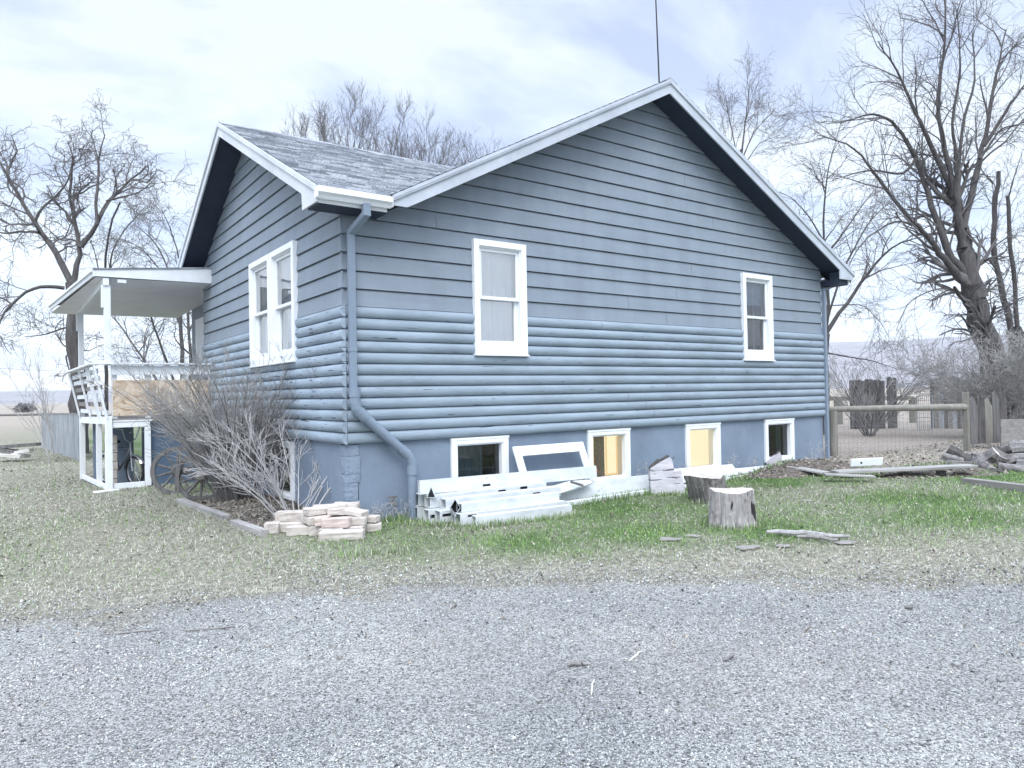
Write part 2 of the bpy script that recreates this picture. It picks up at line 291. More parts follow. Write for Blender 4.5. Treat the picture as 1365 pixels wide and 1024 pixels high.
def gravel():
    # sheet on the near side of the ragged edge
    us = np.concatenate([np.linspace(0, 1, 9)[:-1]*0.1, np.linspace(0.1, 0.9, 260), np.linspace(0.9, 1, 9)[1:]])
    cum = np.concatenate([[0], np.cumsum(np.hypot(*np.diff(EDGE, axis=0).T))]); L = cum[-1]
    # denser sampling about the visible part
    tt = np.interp(us, [0, 0.1, 0.9, 1], [0, np.interp(1, [0, len(EDGE)-1], [0, len(EDGE)-1])*0+cum[1], cum[9], L])
    ex = np.interp(tt, cum, EDGE[:, 0]); ey = np.interp(tt, cum, EDGE[:, 1])
    rag = (fbm(ex*1.0, ey, 1.3, 3)-0.5)*0.5+(fbm(ex+9, ey, 4.5, 2)-0.5)*0.35
    nx, ny = -0.62, -0.78
    rows = np.concatenate([[0], np.geomspace(0.15, 60, 60)])
    V = []
    for q in rows:
        x = ex+nx*(q-rag*math.exp(-q)); y = ey+ny*(q-rag*math.exp(-q)); V.append(np.stack([x, y, gz(x, y)+0.014*min(1, q*8)-0.01*(q == 0)], -1))
    V = np.array(V); r, n = V.shape[:2]; I = np.arange(r*n).reshape(r, n)
    F = np.stack([I[:-1, :-1], I[:-1, 1:], I[1:, 1:], I[1:, :-1]], -1).reshape(-1, 4)
    m = bpy.data.materials.new('crushed_gravel'); m.use_nodes = True; nt = m.node_tree; N = nt.nodes; Lk = nt.links; b = N['Principled BSDF']
    b.inputs['Roughness'].default_value = 0.95; b.inputs['Specular IOR Level'].default_value = 0.2
    tc = N.new('ShaderNodeTexCoord'); vo = N.new('ShaderNodeTexVoronoi'); vo.inputs['Scale'].default_value = 100; Lk.new(tc.outputs['Object'], vo.inputs['Vector'])
    cr = ramp(nt, [(0.13, 0.134, 0.132), (0.28, 0.288, 0.28), (0.43, 0.44, 0.43)], [0.1, 0.5, 0.9]); sp = N.new('ShaderNodeSeparateColor'); Lk.new(vo.outputs['Color'], sp.inputs[0]); Lk.new(sp.outputs[0], cr.inputs[0])
    big = N.new('ShaderNodeTexNoise'); big.inputs['Scale'].default_value = 0.8; big.inputs['Detail'].default_value = 6; Lk.new(tc.outputs['Object'], big.inputs['Vector'])
    br = ramp(nt, [(0.74, 0.75, 0.78), (1.1, 1.08, 1.06)]); Lk.new(big.outputs['Fac'], br.inputs[0])
    mx = N.new('ShaderNodeMix'); mx.data_type = 'RGBA'; mx.blend_type = 'MULTIPLY'; mx.inputs['Factor'].default_value = 1; Lk.new(cr.outputs[0], mx.inputs['A']); Lk.new(br.outputs[0], mx.inputs['B'])
    Lk.new(mx.outputs['Result'], b.inputs['Base Color'])
    bp = N.new('ShaderNodeBump'); bp.inputs['Strength'].default_value = 1; bp.inputs['Distance'].default_value = 0.012; bp.invert = True
    Lk.new(vo.outputs['Distance'], bp.inputs['Height']); Lk.new(bp.outputs[0], b.inputs['Normal'])
    sE = edge_s(V[..., 0], V[..., 1]).reshape(-1, 1); mixE = sst(-0.5, 0.12, sE+1.1*(fbm(V[..., 0], V[..., 1], 2.6, 3).reshape(-1, 1)-0.5))
    tE = np.ones((len(sE), 3))*(1-mixE)+np.array([[0.78, 0.72, 0.58]])*mixE
    at = N.new('ShaderNodeAttribute'); at.attribute_name = 'tint'; mx5 = N.new('ShaderNodeMix'); mx5.data_type = 'RGBA'; mx5.blend_type = 'MULTIPLY'; mx5.inputs['Factor'].default_value = 1; Lk.new(mx.outputs['Result'], mx5.inputs['A']); Lk.new(at.outputs['Color'], mx5.inputs['B']); Lk.new(mx5.outputs['Result'], b.inputs['Base Color'])
    o = npmesh('gravel_drive', V.reshape(-1, 3), F, m, tint=tE); o['kind'] = 'structure'
gravel()

# loose stones lying on the drive
def stones(n=310000):
    d = 2.6+ (13.5-2.6)*rng.random(n)**1.35; ang = _yaw+rng.uniform(-0.86, 0.86, n)
    x = CAM[0]+np.cos(ang)*d; y = CAM[1]+np.sin(ang)*d
    s = edge_s(x, y)+ (fbm(x, y, 1.3, 3)-0.5)*0.5
    keep = s < -0.16+np.abs(rng.normal(0, 0.55, n))*(0.1+1.9*fbm(x, y, 2.6, 3)**1.3); x = x[keep]; y = y[keep]; d = d[keep]; n = len(x)
    r = np.exp(rng.normal(math.log(0.0046), 0.36, n))*np.clip(d/5.0, 0.8, 1.5); r = np.where(rng.random(n) < 0.0025, r*2.2, r)
    base = np.array([(1, 0, 0), (0, 1, 0), (-1, 0, 0), (0, -1, 0), (0, 0, 1), (0, 0, -1)], float)
    sc = rng.uniform(0.55, 1.25, (n, 6, 1)); P = base[None]*sc+rng.normal(0, 0.14, (n, 6, 3)); P[:, :, 2] *= rng.uniform(0.5, 0.9, (n, 1))
    th = rng.uniform(0, 6.283, n); c, s_ = np.cos(th)[:, None], np.sin(th)[:, None]
    X = P[:, :, 0]*c-P[:, :, 1]*s_; Y = P[:, :, 0]*s_+P[:, :, 1]*c
    V = np.stack([x[:, None]+X*r[:, None], y[:, None]+Y*r[:, None], (gz(x, y)+0.014+r*0.25)[:, None]+P[:, :, 2]*r[:, None]], -1).reshape(-1, 3)
    f = np.array([(0, 1, 4), (1, 2, 4), (2, 3, 4), (3, 0, 4), (1, 0, 5), (2, 1, 5), (3, 2, 5), (0, 3, 5)])
    F = (np.arange(n)[:, None, None]*6+f[None]).reshape(-1, 3)
    g = np.clip(rng.normal(0.365, 0.15, n), 0.05, 0.8)*(0.66+0.68*fbm(x, y, 0.7, 4)); sE = edge_s(x, y); g = g*(1+0.13*np.cos((sE+1.3)*2*math.pi/1.7)*sst(-0.5, -1.2, sE)*(0.5+fbm(x, y, 0.6, 2))); tone = np.stack([g*0.96, g*1.0, g*0.985], -1); soil_ = (sst(0.56, 0.70, fbm(x+5, y, 0.55, 4)))[:, None]*0.4; tone = tone*(1-soil_)+(g[:, None]*np.array([[1.10, 1.0, 0.93]]))*soil_
    tan = rng.random(n) < 0.03; tone[tan] *= np.array([1.15, 1.0, 0.85])
    m = M('gravel_stone', [(0.9, 0.9, 0.9), (1, 1, 1)], attr='tint', bump=0, rough=0.95, spec=0.15)
    o = npmesh('gravel', V, F, m, tint=np.repeat(tone, 6, 0)); o['kind'] = 'stuff'; o['label'] = 'loose grey crushed stones covering the drive in front of the house'; o['category'] = 'gravel'
stones()

# grass blades, straw and flakes
def in_house(x, y): return ((x > -0.03) & (y > -0.02))
def blades(name, n, label, cat, dens, hl, wl, lean, colfn, dmax=42, flat=False, xy=None):
    d = 4.2*(dmax/4.2)**(rng.random(n)**0.8); ang = _yaw+rng.uniform(-0.80, 0.80, n)
    cx = rng.random(n) < 0.55
    x = CAM[0]+np.cos(ang)*d; y = CAM[1]+np.sin(ang)*d
    # gather part of them into tufts
    gx = np.round(x/0.16)*0.16+vnoise(x, y, 31.0)*0.1; gy = np.round(y/0.16)*0.16+vnoise(y, x, 27.0)*0.1
    x = np.where(cx, gx+rng.normal(0, 0.035, n), x); y = np.where(cx, gy+rng.normal(0, 0.035, n), y)
    if xy is not None: x, y = xy; d = np.hypot(x-CAM[0], y-CAM[1])
    keep = (~in_house(x, y)) & (rng.random(n) < dens(x, y)); x = x[keep]; y = y[keep]; d = d[keep]; n = len(x)
    h = rng.uniform(hl[0], hl[1], n)*(0.6+0.8*fbm(x, y, 1.7, 2)); w = rng.uniform(wl[0], wl[1], n)*np.clip(d/8, 0.55, 3.5)
    th = rng.uniform(0, 6.283, n); ln = rng.uniform(lean[0], lean[1], n)
    dx, dy = np.cos(th), np.sin(th); sx, sy = -dy, dx
    z0 = gtop(x, y)+(0.004 if not flat else 0.010)
    def P(t, ws, up): return np.stack([x+dx*h*np.sin(ln)*t+sx*w*ws, y+dy*h*np.sin(ln)*t+sy*w*ws, z0+h*np.cos(ln)*up], -1)
    V = np.stack([P(0, -0.5, 0), P(0, 0.5, 0), P(0.42, 0.4, 0.58), P(0.42, -0.4, 0.58), P(1.0, 0.06, 0.95), P(1.0, -0.06, 0.95)], 1).reshape(-1, 3)
    f = np.array([(0, 1, 2, 3), (3, 2, 4, 5)]); F = (np.arange(n)[:, None, None]*6+f[None]).reshape(-1, 4)
    o = npmesh(name, V, F, m_litter, tint=np.repeat(colfn(x, y, n), 6, 0)); tag(o, label, cat, kind='stuff')
def col_green(x, y, n):
    a = np.array([(0.085, 0.185, 0.045)]); b = np.array([(0.27, 0.39, 0.14)]); t = rng.random((n, 1)); c = a*(1-t)+b*t
    return c*(0.7+0.6*fbm(x, y, 1.2, 2))[:, None]
def col_straw(x, y, n):
    a = np.array([(0.24, 0.24, 0.19)]); b = np.array([(0.72, 0.72, 0.62)]); t = rng.random((n, 1))**1.1; c = a*(1-t)+b*t
    d = rng.random(n) < 0.12; c[d] *= 0.4
    return c
def soil_bed(x, y):   # planting bed along the side wall and the strip under the eaves at the right end
    a = (x > -1.02) & (x < 0) & (y > 0.0) & (y < 3.9)
    b = ((x-8.2)**2/2.5+(y+0.75)**2/0.42 < 1); c = ((x-9.7)**2/2.4+(y+2.3)**2/0.4 < 1)
    return a | b | c
blades('green_grass', 340000, 'short green grass growing in patches along the house and to the right', 'grass',
       lambda x, y: np.where(soil_bed(x, y), 0.02, np.clip(green(x, y)*1.25, 0.02, 1))*(edge_s(x, y) > -0.12), (0.02, 0.065), (0.003, 0.006), (0.1, 1.0), col_green)
blades('dry_grass', 520000, 'pale dry grass and straw matted over the lawn', 'grass',
       lambda x, y: (0.95-0.7*green(x, y))*np.where(edge_s(x, y) > 0, 1, np.exp(edge_s(x, y)*3.0)*0.8*np.clip(3.0*fbm(x, y, 2.3, 3)-0.85, 0, 1)), (0.015, 0.055), (0.002, 0.005), (0.8, 1.52), col_straw)
def col_leaf(x, y, n):
    a = np.array([(0.10, 0.085, 0.07)]); b = np.array([(0.40, 0.36, 0.31)]); t = rng.random((n, 1)); return a*(1-t)+b*t
blades('leaf_litter', 110000, 'brown grey dead leaves and twigs over the bed and the yard behind the fence', 'leaf litter',
       lambda x, y: np.where(soil_bed(x, y), 1.0, np.where((x > 9) & (y+0.25*(x-10) > -1.9), 0.5, 0.05)), (0.03, 0.07), (0.012, 0.028), (0.9, 1.5), col_leaf, dmax=30, flat=True)

def along(segs):
    X, Y = [], []
    for (x0, y0, x1, y1, n, sp) in segs:
        t = rng.random(n); X.append(x0+(x1-x0)*t+rng.normal(0, sp, n)); Y.append(y0+(y1-y0)*t+rng.normal(0, sp, n))
    return np.concatenate(X), np.concatenate(Y)
def ring(cx, cy, r, n): t = rng.uniform(0, 6.283, n); q_ = r+np.abs(rng.normal(0, 0.05, n)); return cx+q_*np.cos(t), cy+q_*np.sin(t)
_s1 = AZ(980, 700, -0.93); _s2 = AZ(953, 668, -0.93)
_q = [along([(0.95, -1.18, 2.5, -1.33, 900, 0.04), (0.55, -0.35, 0.95, -1.0, 500, 0.08), (2.5, -0.75, 4.5, -0.68, 500, 0.03), (4.3, -0.85, 4.9, -1.2, 250, 0.05), (5.0, -0.7, 8.0, -0.55, 500, 0.06), (0.2, -0.12, 0.75, -0.12, 250, 0.06), (-0.75, -1.55, -0.2, -1.75, 300, 0.06), (7.5, -1.5, 11.0, -2.6, 900, 0.12)]), ring(_s1[0]+0.1, _s1[1]+0.13, 0.27, 450), ring(_s2[0]+0.1, _s2[1]+0.13, 0.28, 350)]
_q = (np.concatenate([q_[0] for q_ in _q]), np.concatenate([q_[1] for q_ in _q]))
blades('tall_grass', len(_q[0]), 'taller grass tufts growing up against the boards, stumps and pipe', 'grass', lambda x, y: np.ones(len(x)), (0.035, 0.11), (0.003, 0.007), (0.05, 0.8),
       lambda x, y, n: np.where(rng.random((n, 1)) < 0.62, col_green(x, y, n), col_straw(x, y, n)), xy=_q)
def mound(name, cx, cy, rx, ry, h, m, seed=1):
    n = 40; a = np.linspace(0, 1, 14); t = np.linspace(0, 2*math.pi, n, endpoint=False); V = []
    for q in a:
        x = cx+rx*q*np.cos(t); y = cy+ry*q*np.sin(t)
        V.append(np.stack([x, y, gz(x, y)-0.02+h*(1-q*q)**1.2*(0.55+0.9*fbm(x+seed, y, 4, 3))], -1))
    V = np.array(V); r = len(a); I = np.arange(r*n).reshape(r, n); J = np.roll(I, -1, 1)
    F = np.stack([I[:-1], J[:-1], J[1:], I[1:]], -1).reshape(-1, 4)
    o = npmesh(name, V.reshape(-1, 3), F, m); o['kind'] = 'structure'; return o
m_soil = M('soil', [(0.05, 0.042, 0.036), (0.14, 0.12, 0.105), (0.24, 0.22, 0.195)], scale=22, rough=1, bump=1, bscale=40, bdist=0.03)
for cx_, cy_, rx_, ry_, h_, sd_ in MOUNDS: mound('soil', cx_, cy_, rx_, ry_, h_, m_soil, sd_)

# distant hills
def hills():
    n = 360; th = np.linspace(0, 2*math.pi, n); rs = [900, 1150, 1500, 1900, 2400, 3000, 3400]
    prof = [0.0, 0.14, 0.42, 0.72, 0.93, 1.0, 0.8]
    x0 = np.cos(th); y0 = np.sin(th)
    az = (th-_yaw+math.pi) % (2*math.pi)-math.pi      # negative = to the right of the view
    H = 62+150*sst(0.18, -0.5, az)*0+ (88*sst(0.05, -0.45, az)) - 20*sst(0.2, 0.6, az)
    H = H*(0.93+0.14*fbm(th*6, th*0, 1.0, 3))
    V = []
    for r, p in zip(rs, prof): V.append(np.stack([x0*r, y0*r, -6+H*p*(0.96+0.08*fbm(th*30, r*0.01, 1, 2))], -1))
    V = np.array(V); k = len(rs); I = np.arange(k*n).reshape(k, n); F = np.stack([I[:-1, :-1], I[:-1, 1:], I[1:, 1:], I[1:, :-1]], -1).reshape(-1, 4)
    m = M('hillside', [(0.10, 0.10, 0.11), (0.19, 0.185, 0.195), (0.28, 0.27, 0.275)], scale=0.012, rough=1, bump=0, stretch=(1, 1, 3), detail=9)
    o = npmesh('hills', V.reshape(-1, 3), F, m); o['kind'] = 'structure'
hills()

# ------------------------------------------------------------------ house
LOG = 0.137; LAP = LOG*1.564; ZT = 12*LOG
house = T('house', 'blue grey gabled house with lap siding over log siding and white trim', 'house', (5.0, 3.5, -0.95))
def Wm(u, o, z): return (u, -o, z)          # main wall: along x, outward -y
def Wl(u, o, z): return (-o, u, z)          # gable wall on the porch side: along y, outward -x
APX, APZ, SL, SR = 5.27, 5.457, 0.5255, 0.495           # main ridge and its two slopes
RY, RZ, QS, QN = 3.884, 4.985, 0.484, 0.54              # wing ridge and slopes
def ext_main(z):
    if z < 2.72: return 0.0, 10.096
    return max(0.0, APX-(APZ-0.13-z)/SL), min(10.096, APX+(APZ-0.13-z)/SR)
def ext_side(z): return max(0.0, RY-(RZ-0.13-z)/QS), min(7.057, RY+(RZ-0.13-z)/QN)

holes_main = [(1.80, 2.665, 1.10, 2.635), (7.51, 8.385, 1.10, 2.66)]
holes_side = [(1.535, 2.575, 1.07, 2.70), (2.605, 3.645, 1.07, 2.70)]
holes_fm = [(1.435, 2.34, -0.81, 0.0), (3.795, 4.665, -0.81, 0.0), (5.97, 6.855, -0.815, 0.0), (8.145, 9.05, -0.79, 0.0)]
holes_fs = [(1.845, 2.845, -0.87, -0.05)]
def siding(mb, prof, ext, holes, W, inset=0.05, u_off=0.0):
    zs = set()
    for h in holes: zs |= {h[2]+inset, h[3]-inset}
    for (z0, o0), (z1, o1) in zip(prof[:-1], prof[1:]):
        if abs(z1-z0) < 1e-6:
            cuts = [z0]; segs = [(z0, o0, z1, o1)]
        else:
            cuts = sorted([z0]+[z for z in zs if z0+1e-5 < z < z1-1e-5]+[z1])
            segs = [(a, o0+(o1-o0)*(a-z0)/(z1-z0), b, o0+(o1-o0)*(b-z0)/(z1-z0)) for a, b in zip(cuts[:-1], cuts[1:])]
        for a, oa, b, ob in segs:
            la, ra = ext(a+1e-6); lb, rb = ext(b-1e-6)
            if ra-la < 0.02 and rb-lb < 0.02: continue
            mid = (a+b)/2
            hs = sorted([(h[0]+inset, h[1]-inset) for h in holes if h[2]+inset-1e-6 <= mid <= h[3]-inset+1e-6 and h[0] > max(la, lb) and h[1] < min(ra, rb)])
            L = [(la+(u_off if la <= 0 else 0), lb+(u_off if lb <= 0 else 0))]+[(q[1], q[1]) for q in hs]; R = [(q[0], q[0]) for q in hs]+[(ra, rb)]
            for (l0, l1), (r0, r1) in zip(L, R):
                if r0 < l0: r0 = l0
                if r1 < l1: r1 = l1
                mb.add([W(l0, oa, a), W(r0, oa, a), W(r1, ob, b), W(l1, ob, b)], [(0, 1, 2, 3)])
jr = random.Random(11)
def joints(z0, pitch, n, L, per, skip):
    out = []
    for k in range(n):
        for _ in range(per):
            if jr.random() < skip: continue
            u = jr.uniform(0.4, L-0.4)
            if any(h[0]-0.12 < u < h[1]+0.12 for h in holes_main): continue
            out.append((u-0.05, u+0.0545, z0+k*pitch-0.05, z0+(k+1)*pitch-0.017+0.05))
    return out
lap_prof = []
for k in range(0, 20):
    z = ZT+k*LAP
    lap_prof += [(z, -0.024), (z+0.0005, 0.031), (z+LAP-0.0145, 0.009), (z+LAP-0.014, -0.024)]
log_prof = []
for k in range(12):
    for a in np.linspace(-math.pi/2, math.pi/2, 11):
        log_prof.append((k*LOG+LOG/2+math.sin(a)*LOG/2*0.985, 0.006+0.058*math.cos(a)**0.85 if abs(math.cos(a)) > 1e-6 else -0.012))
mb = MB(); siding(mb, lap_prof, ext_main, holes_main+joints(ZT, LAP, 18, 10.0, 1, 0.4), Wm, u_off=-0.03); lm = mb.build('lap_siding', m_lap, house, recalc=False); tag(lm, 'wide flat lap boards of the main gable wall')
mb = MB(); siding(mb, lap_prof, ext_side, holes_side, Wl, u_off=-0.03); mb.build('lap_siding', m_lap, house, recalc=False)
mb = MB(); siding(mb, log_prof, ext_main, holes_main+joints(0.017/2, LOG, 12, 10.0, 1, 0.4), Wm, u_off=0.004); mb.build('log_siding', m_log, house, recalc=False)
mb = MB(); siding(mb, log_prof, ext_side, holes_side, Wl, u_off=-0.060)
for k in range(12):     # the sawn round ends of the side wall's logs at the corner
    zc = k*LOG+LOG/2; n = 14
    vs = [(-0.006-0.058*math.cos(t), -0.060, zc+0.0675*math.sin(t)) for t in np.linspace(-math.pi/2, math.pi/2, n)]+[(0.0, -0.060, zc+0.0675), (0.0, -0.060, zc-0.0675)]
    mb.add(vs, [tuple(range(n+2))])
mb.build('log_siding', m_logside, house, recalc=False).__setitem__('label', 'worn log siding with flaking paint on the porch side wall')
# foundation
fp = [(-1.5, -0.012), (0.0, -0.012)]
mb = MB(); siding(mb, fp, lambda z: (0.16, 10.096), holes_fm, Wm, inset=0.045)
siding(mb, fp, lambda z: (0.16, 7.057), holes_fs, Wl, inset=0.045)
mb.box(10.08, 10.09, 0.02, 10.4, -1.5, 0.0)
mb.build('foundation', m_found, house, recalc=False)
# cracked corner pier, built from stacked rough pieces
mb = MB(); z = -1.3; rr = random.Random(3)
while z < -0.03:
    h = min(rr.uniform(0.10, 0.26), -0.004-z); w = 0.162+rr.uniform(-0.02, 0.015); q = rr.uniform(0, 0.010)
    mb.prism([(0.002-q, 0.002-q, z), (w, -0.006-q*0.5, z), (w+rr.uniform(-.02, .02), -0.006-q, z+h-0.002), (0.002-q, 0.002-q, z+h-0.002), ], (0, 0.10, 0))
    mb.prism([(-0.004-q, 0.003, z), (-0.006-q*0.5, w, z), (-0.006-q, w+rr.uniform(-.02, .02), z+h-0.006), (-0.004-q, 0.003, z+h-0.006)], (0.10, 0, 0))
    z += h
mb.build('corner_pier', m_patch, house, bevel=0.004)
# inner core so no light leaks through the wall's joints
mb = MB()
for poly, W in (([(0.3, -1.4), (10.0, -1.4), (10.0, 2.6), (APX, 5.05), (0.3, 2.5)], 0),):
    pass
mb.box(0.9, 10.05, 1.2, 10.3, -1.4, 2.5); mb.build('inner_core', m_dark, house)
mb = MB()
mb.box(10.096, 10.11, 0.0, 10.4, 0.0, 2.7); mb.box(0.46, 10.0, 10.4, 10.412, -1.0, 2.9)
mb.box(0.44, 0.452, 7.07, 10.4, 0.0, 2.95); mb.box(0.0, 0.44, 7.045, 7.057, 0.0, 2.95)
mb.build('rear_wall', m_lap, house)
# ---- roof
def zmain_w(x): return APZ-SL*(APX-x)
def shingles(mb, P, nc, lap=0.017):
    """P(t, side) -> lower point at slope fraction t on the two sides; stepped courses"""
    for k in range(nc):
        a, b = k/nc, (k+1)/nc
        l0, r0 = np.array(P(a, 0)), np.array(P(a, 1)); l1, r1 = np.array(P(b, 0)), np.array(P(b, 1)); up = np.array([0, 0, lap])
        mb.add([l0+up, r0+up, r1, l1], [(0, 1, 2, 3)]); mb.add([l0, r0, r0+up, l0+up], [(0, 1, 2, 3)])
def shingle_mat():
    m = bpy.data.materials.new('asphalt_shingle'); m.use_nodes = True; nt = m.node_tree; N = nt.nodes; L = nt.links; b = N['Principled BSDF']; b.inputs['Roughness'].default_value = 0.95; b.inputs['Specular IOR Level'].default_value = 0.2
    tc = N.new('ShaderNodeTexCoord'); mp = N.new('ShaderNodeMapping'); L.new(tc.outputs['Object'], mp.inputs[0])
    mp.inputs['Scale'].default_value = (3.3, 8.1, 1e-4)
    v = N.new('ShaderNodeTexVoronoi'); v.inputs['Scale'].default_value = 1.0; v.distance = 'CHEBYCHEV'; L.new(mp.outputs[0], v.inputs['Vector'])
    sp = N.new('ShaderNodeSeparateColor'); L.new(v.outputs['Color'], sp.inputs[0])
    cr = ramp(nt, [(0.16, 0.18, 0.205), (0.27, 0.295, 0.33), (0.42, 0.445, 0.48)], [0.0, 0.5, 1.0]); L.new(sp.outputs[0], cr.inputs[0])
    n = N.new('ShaderNodeTexNoise'); n.inputs['Scale'].default_value = 45; n.inputs['Detail'].default_value = 4; L.new(tc.outputs['Object'], n.inputs['Vector'])
    r2 = ramp(nt, [(0.55, 0.55, 0.55), (1.3, 1.3, 1.3)]); L.new(n.outputs['Fac'], r2.inputs[0])
    mx = N.new('ShaderNodeMix'); mx.data_type = 'RGBA'; mx.blend_type = 'MULTIPLY'; mx.inputs['Factor'].default_value = 1; L.new(cr.outputs[0], mx.inputs['A']); L.new(r2.outputs[0], mx.inputs['B']); L.new(mx.outputs['Result'], b.inputs['Base Color'])
    bp = N.new('ShaderNodeBump'); bp.inputs['Strength'].default_value = 0.6; bp.inputs['Distance'].default_value = 0.01; L.new(n.outputs['Fac'], bp.inputs['Height']); L.new(bp.outputs[0], b.inputs['Normal'])
    return m
m_shing = shingle_mat()
XE, YE = -0.45, -0.42
roof = E('roof', house, (5.0, 3.5, 2.7))
def south(t, side):          # wing slope facing the camera
    y = YE+(RY-YE)*t; z = RZ-QS*(RY-y)
    xv = APX-(APZ-z)/SL
    return (XE-0.01 if side == 0 else xv+0.02, y, z)
mb = MB(); shingles(mb, south, 36)
def north(t, side):
    y = 7.5+(RY-7.5)*t; z = RZ-QN*(y-RY); xv = APX-(APZ-z)/SL
    return (xv+0.02 if side == 0 else XE-0.01, y, z)
shingles(mb, north, 30)
def mwest(t, side):          # main slope, west: bounded by the valley in front
    z = (APZ-SL*(APX-0.42))*(1-t)+APZ*t; x = APX-(APZ-z)/SL
    return (x, 10.9, z) if side == 0 else (x, -0.455, z)
def mwest_front(t, side):
    z = (APZ-SL*(APX-0.42))*(1-t)+APZ*t; x = APX-(APZ-z)/SL
    if z < RZ: yv = RY-(RZ-z)/QS
    else: yv = RY
    return (x, max(yv, -0.45), z) if side == 0 else (x, -0.47, z)
shingles(mb, mwest, 40)
def meast(t, side):
    z = 2.837*(1-t)+APZ*t; x = APX+(APZ-z)/SR
    return (x, -0.47, z) if side == 0 else (x, 10.9, z)
shingles(mb, meast, 40)
mb.build('shingles', m_shing, roof, recalc=False)
# ridge caps
mb = MB()
for k in range(39):
    y0 = -0.47+k*0.29; mb.prism([(APX-0.16, y0, APZ-0.075+0.01), (APX, y0, APZ+0.022), (APX+0.16, y0, APZ-0.07+0.01), (APX, y0, APZ-0.01)], (0, 0.285, -0.006))
mb.build('ridge_cap', m_shing, roof); mb = MB()
for k in range(16):
    x0 = XE+k*0.29; mb.prism([(x0, RY-0.16, RZ-0.067), (x0, RY, RZ+0.022), (x0, RY+0.16, RZ-0.075), (x0, RY, RZ-0.01)], (0.285, 0, -0.006))
mb.build('ridge_cap', m_shing, roof)
# soffits
mb = MB()
d = 0.16
def sof_main(side):
    y0, y1 = -0.43, 0.03
    if side < 0: a, b = (0.42, zmain_w(0.42)-d), (APX, APZ-d)
    else: a, b = (APX, APZ-d), (10.45, APZ-SR*(10.45-APX)-d)
    mb.add([(a[0], y0, a[1]), (b[0], y0, b[1]), (b[0], y1, b[1]), (a[0], y1, a[1])], [(0, 1, 2, 3)])
sof_main(-1); sof_main(1)
for (ya, yb, q) in ((-0.36, RY, QS), (RY, 7.45, -QN)):
    za = RZ-abs(q)*abs(RY-ya)-d; zb = RZ-abs(q)*abs(RY-yb)-d
    mb.add([(-0.43, ya, za), (-0.43, yb, zb), (0.03, yb, zb), (0.03, ya, za)], [(0, 1, 2, 3)])
# boxed eave under the wing's gutter, and the boxed return at the far end
mb.box(-0.425, 0.415, -0.34, -0.034, 2.715, 2.80)
mb.box(10.10, 10.42, -0.395, 10.9, 2.60, 2.70)
mb.box(10.10, 10.12, -0.395, -0.2, 2.70, 2.85)
mb.build('soffit', m_navy, roof, recalc=False)
# rake boards: each an upper strip and a wider lower board
def rake(poly_pts, yface, dy): pass
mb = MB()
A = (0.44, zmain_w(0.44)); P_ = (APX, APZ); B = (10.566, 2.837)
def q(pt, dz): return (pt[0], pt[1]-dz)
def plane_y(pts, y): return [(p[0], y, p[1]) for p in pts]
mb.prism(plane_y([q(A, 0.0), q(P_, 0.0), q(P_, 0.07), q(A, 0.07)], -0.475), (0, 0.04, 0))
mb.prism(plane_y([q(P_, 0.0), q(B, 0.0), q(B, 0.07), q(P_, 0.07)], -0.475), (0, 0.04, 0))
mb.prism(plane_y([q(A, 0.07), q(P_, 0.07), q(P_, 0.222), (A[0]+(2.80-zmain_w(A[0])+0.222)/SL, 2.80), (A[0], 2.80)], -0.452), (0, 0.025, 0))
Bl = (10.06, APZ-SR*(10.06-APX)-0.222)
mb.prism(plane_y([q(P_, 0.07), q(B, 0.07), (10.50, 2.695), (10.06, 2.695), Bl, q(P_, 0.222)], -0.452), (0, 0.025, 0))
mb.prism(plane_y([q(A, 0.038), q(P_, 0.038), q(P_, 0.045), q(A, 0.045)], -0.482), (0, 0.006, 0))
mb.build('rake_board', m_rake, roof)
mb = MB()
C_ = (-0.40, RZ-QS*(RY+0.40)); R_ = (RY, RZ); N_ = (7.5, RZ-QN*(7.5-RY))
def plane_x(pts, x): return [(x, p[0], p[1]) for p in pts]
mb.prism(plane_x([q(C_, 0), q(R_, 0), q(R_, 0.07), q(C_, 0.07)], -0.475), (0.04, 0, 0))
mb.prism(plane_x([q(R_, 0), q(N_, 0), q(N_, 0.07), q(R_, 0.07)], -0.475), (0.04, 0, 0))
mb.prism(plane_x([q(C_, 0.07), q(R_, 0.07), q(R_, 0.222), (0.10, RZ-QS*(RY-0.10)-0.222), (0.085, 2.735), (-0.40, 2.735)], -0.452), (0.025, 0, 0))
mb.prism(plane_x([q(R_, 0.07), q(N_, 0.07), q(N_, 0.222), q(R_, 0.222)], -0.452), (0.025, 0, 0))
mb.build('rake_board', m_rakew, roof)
# far eave's fascia, gutter
mb = MB(); mb.box(10.42, 10.445, -0.42, 10.9, 2.60, 2.79); mb.build('fascia', m_white, roof)
mb = MB()
gp = [(-0.365, 2.885), (-0.365, 2.775), (-0.425, 2.762), (-0.445, 2.80), (-0.485, 2.825), (-0.485, 2.888), (-0.470, 2.888), (-0.470, 2.835), (-0.380, 2.80), (-0.380, 2.885)]
mb.prism([(-0.47, a, b) for a, b in gp], (0.90, 0, 0)); mb.box(-0.473, -0.469, -0.483, -0.367, 2.77, 2.884); mb.box(0.43, 0.434, -0.483, -0.367, 2.77, 2.884)
mb.box(-0.43, 0.41, -0.365, -0.345, 2.73, 2.90)
gut = mb.build('gutter', m_white, roof, recalc=True)
mb = MB(); gp2 = [(10.445, 2.75), (10.445, 2.65), (10.50, 2.645), (10.56, 2.70), (10.56, 2.755), (10.55, 2.755), (10.55, 2.70), (10.46, 2.66), (10.46, 2.75)]
mb.prism([(a, -0.40, b) for a, b in gp2], (0, 11.3, 0)); mb.build('gutter', m_navy, roof)
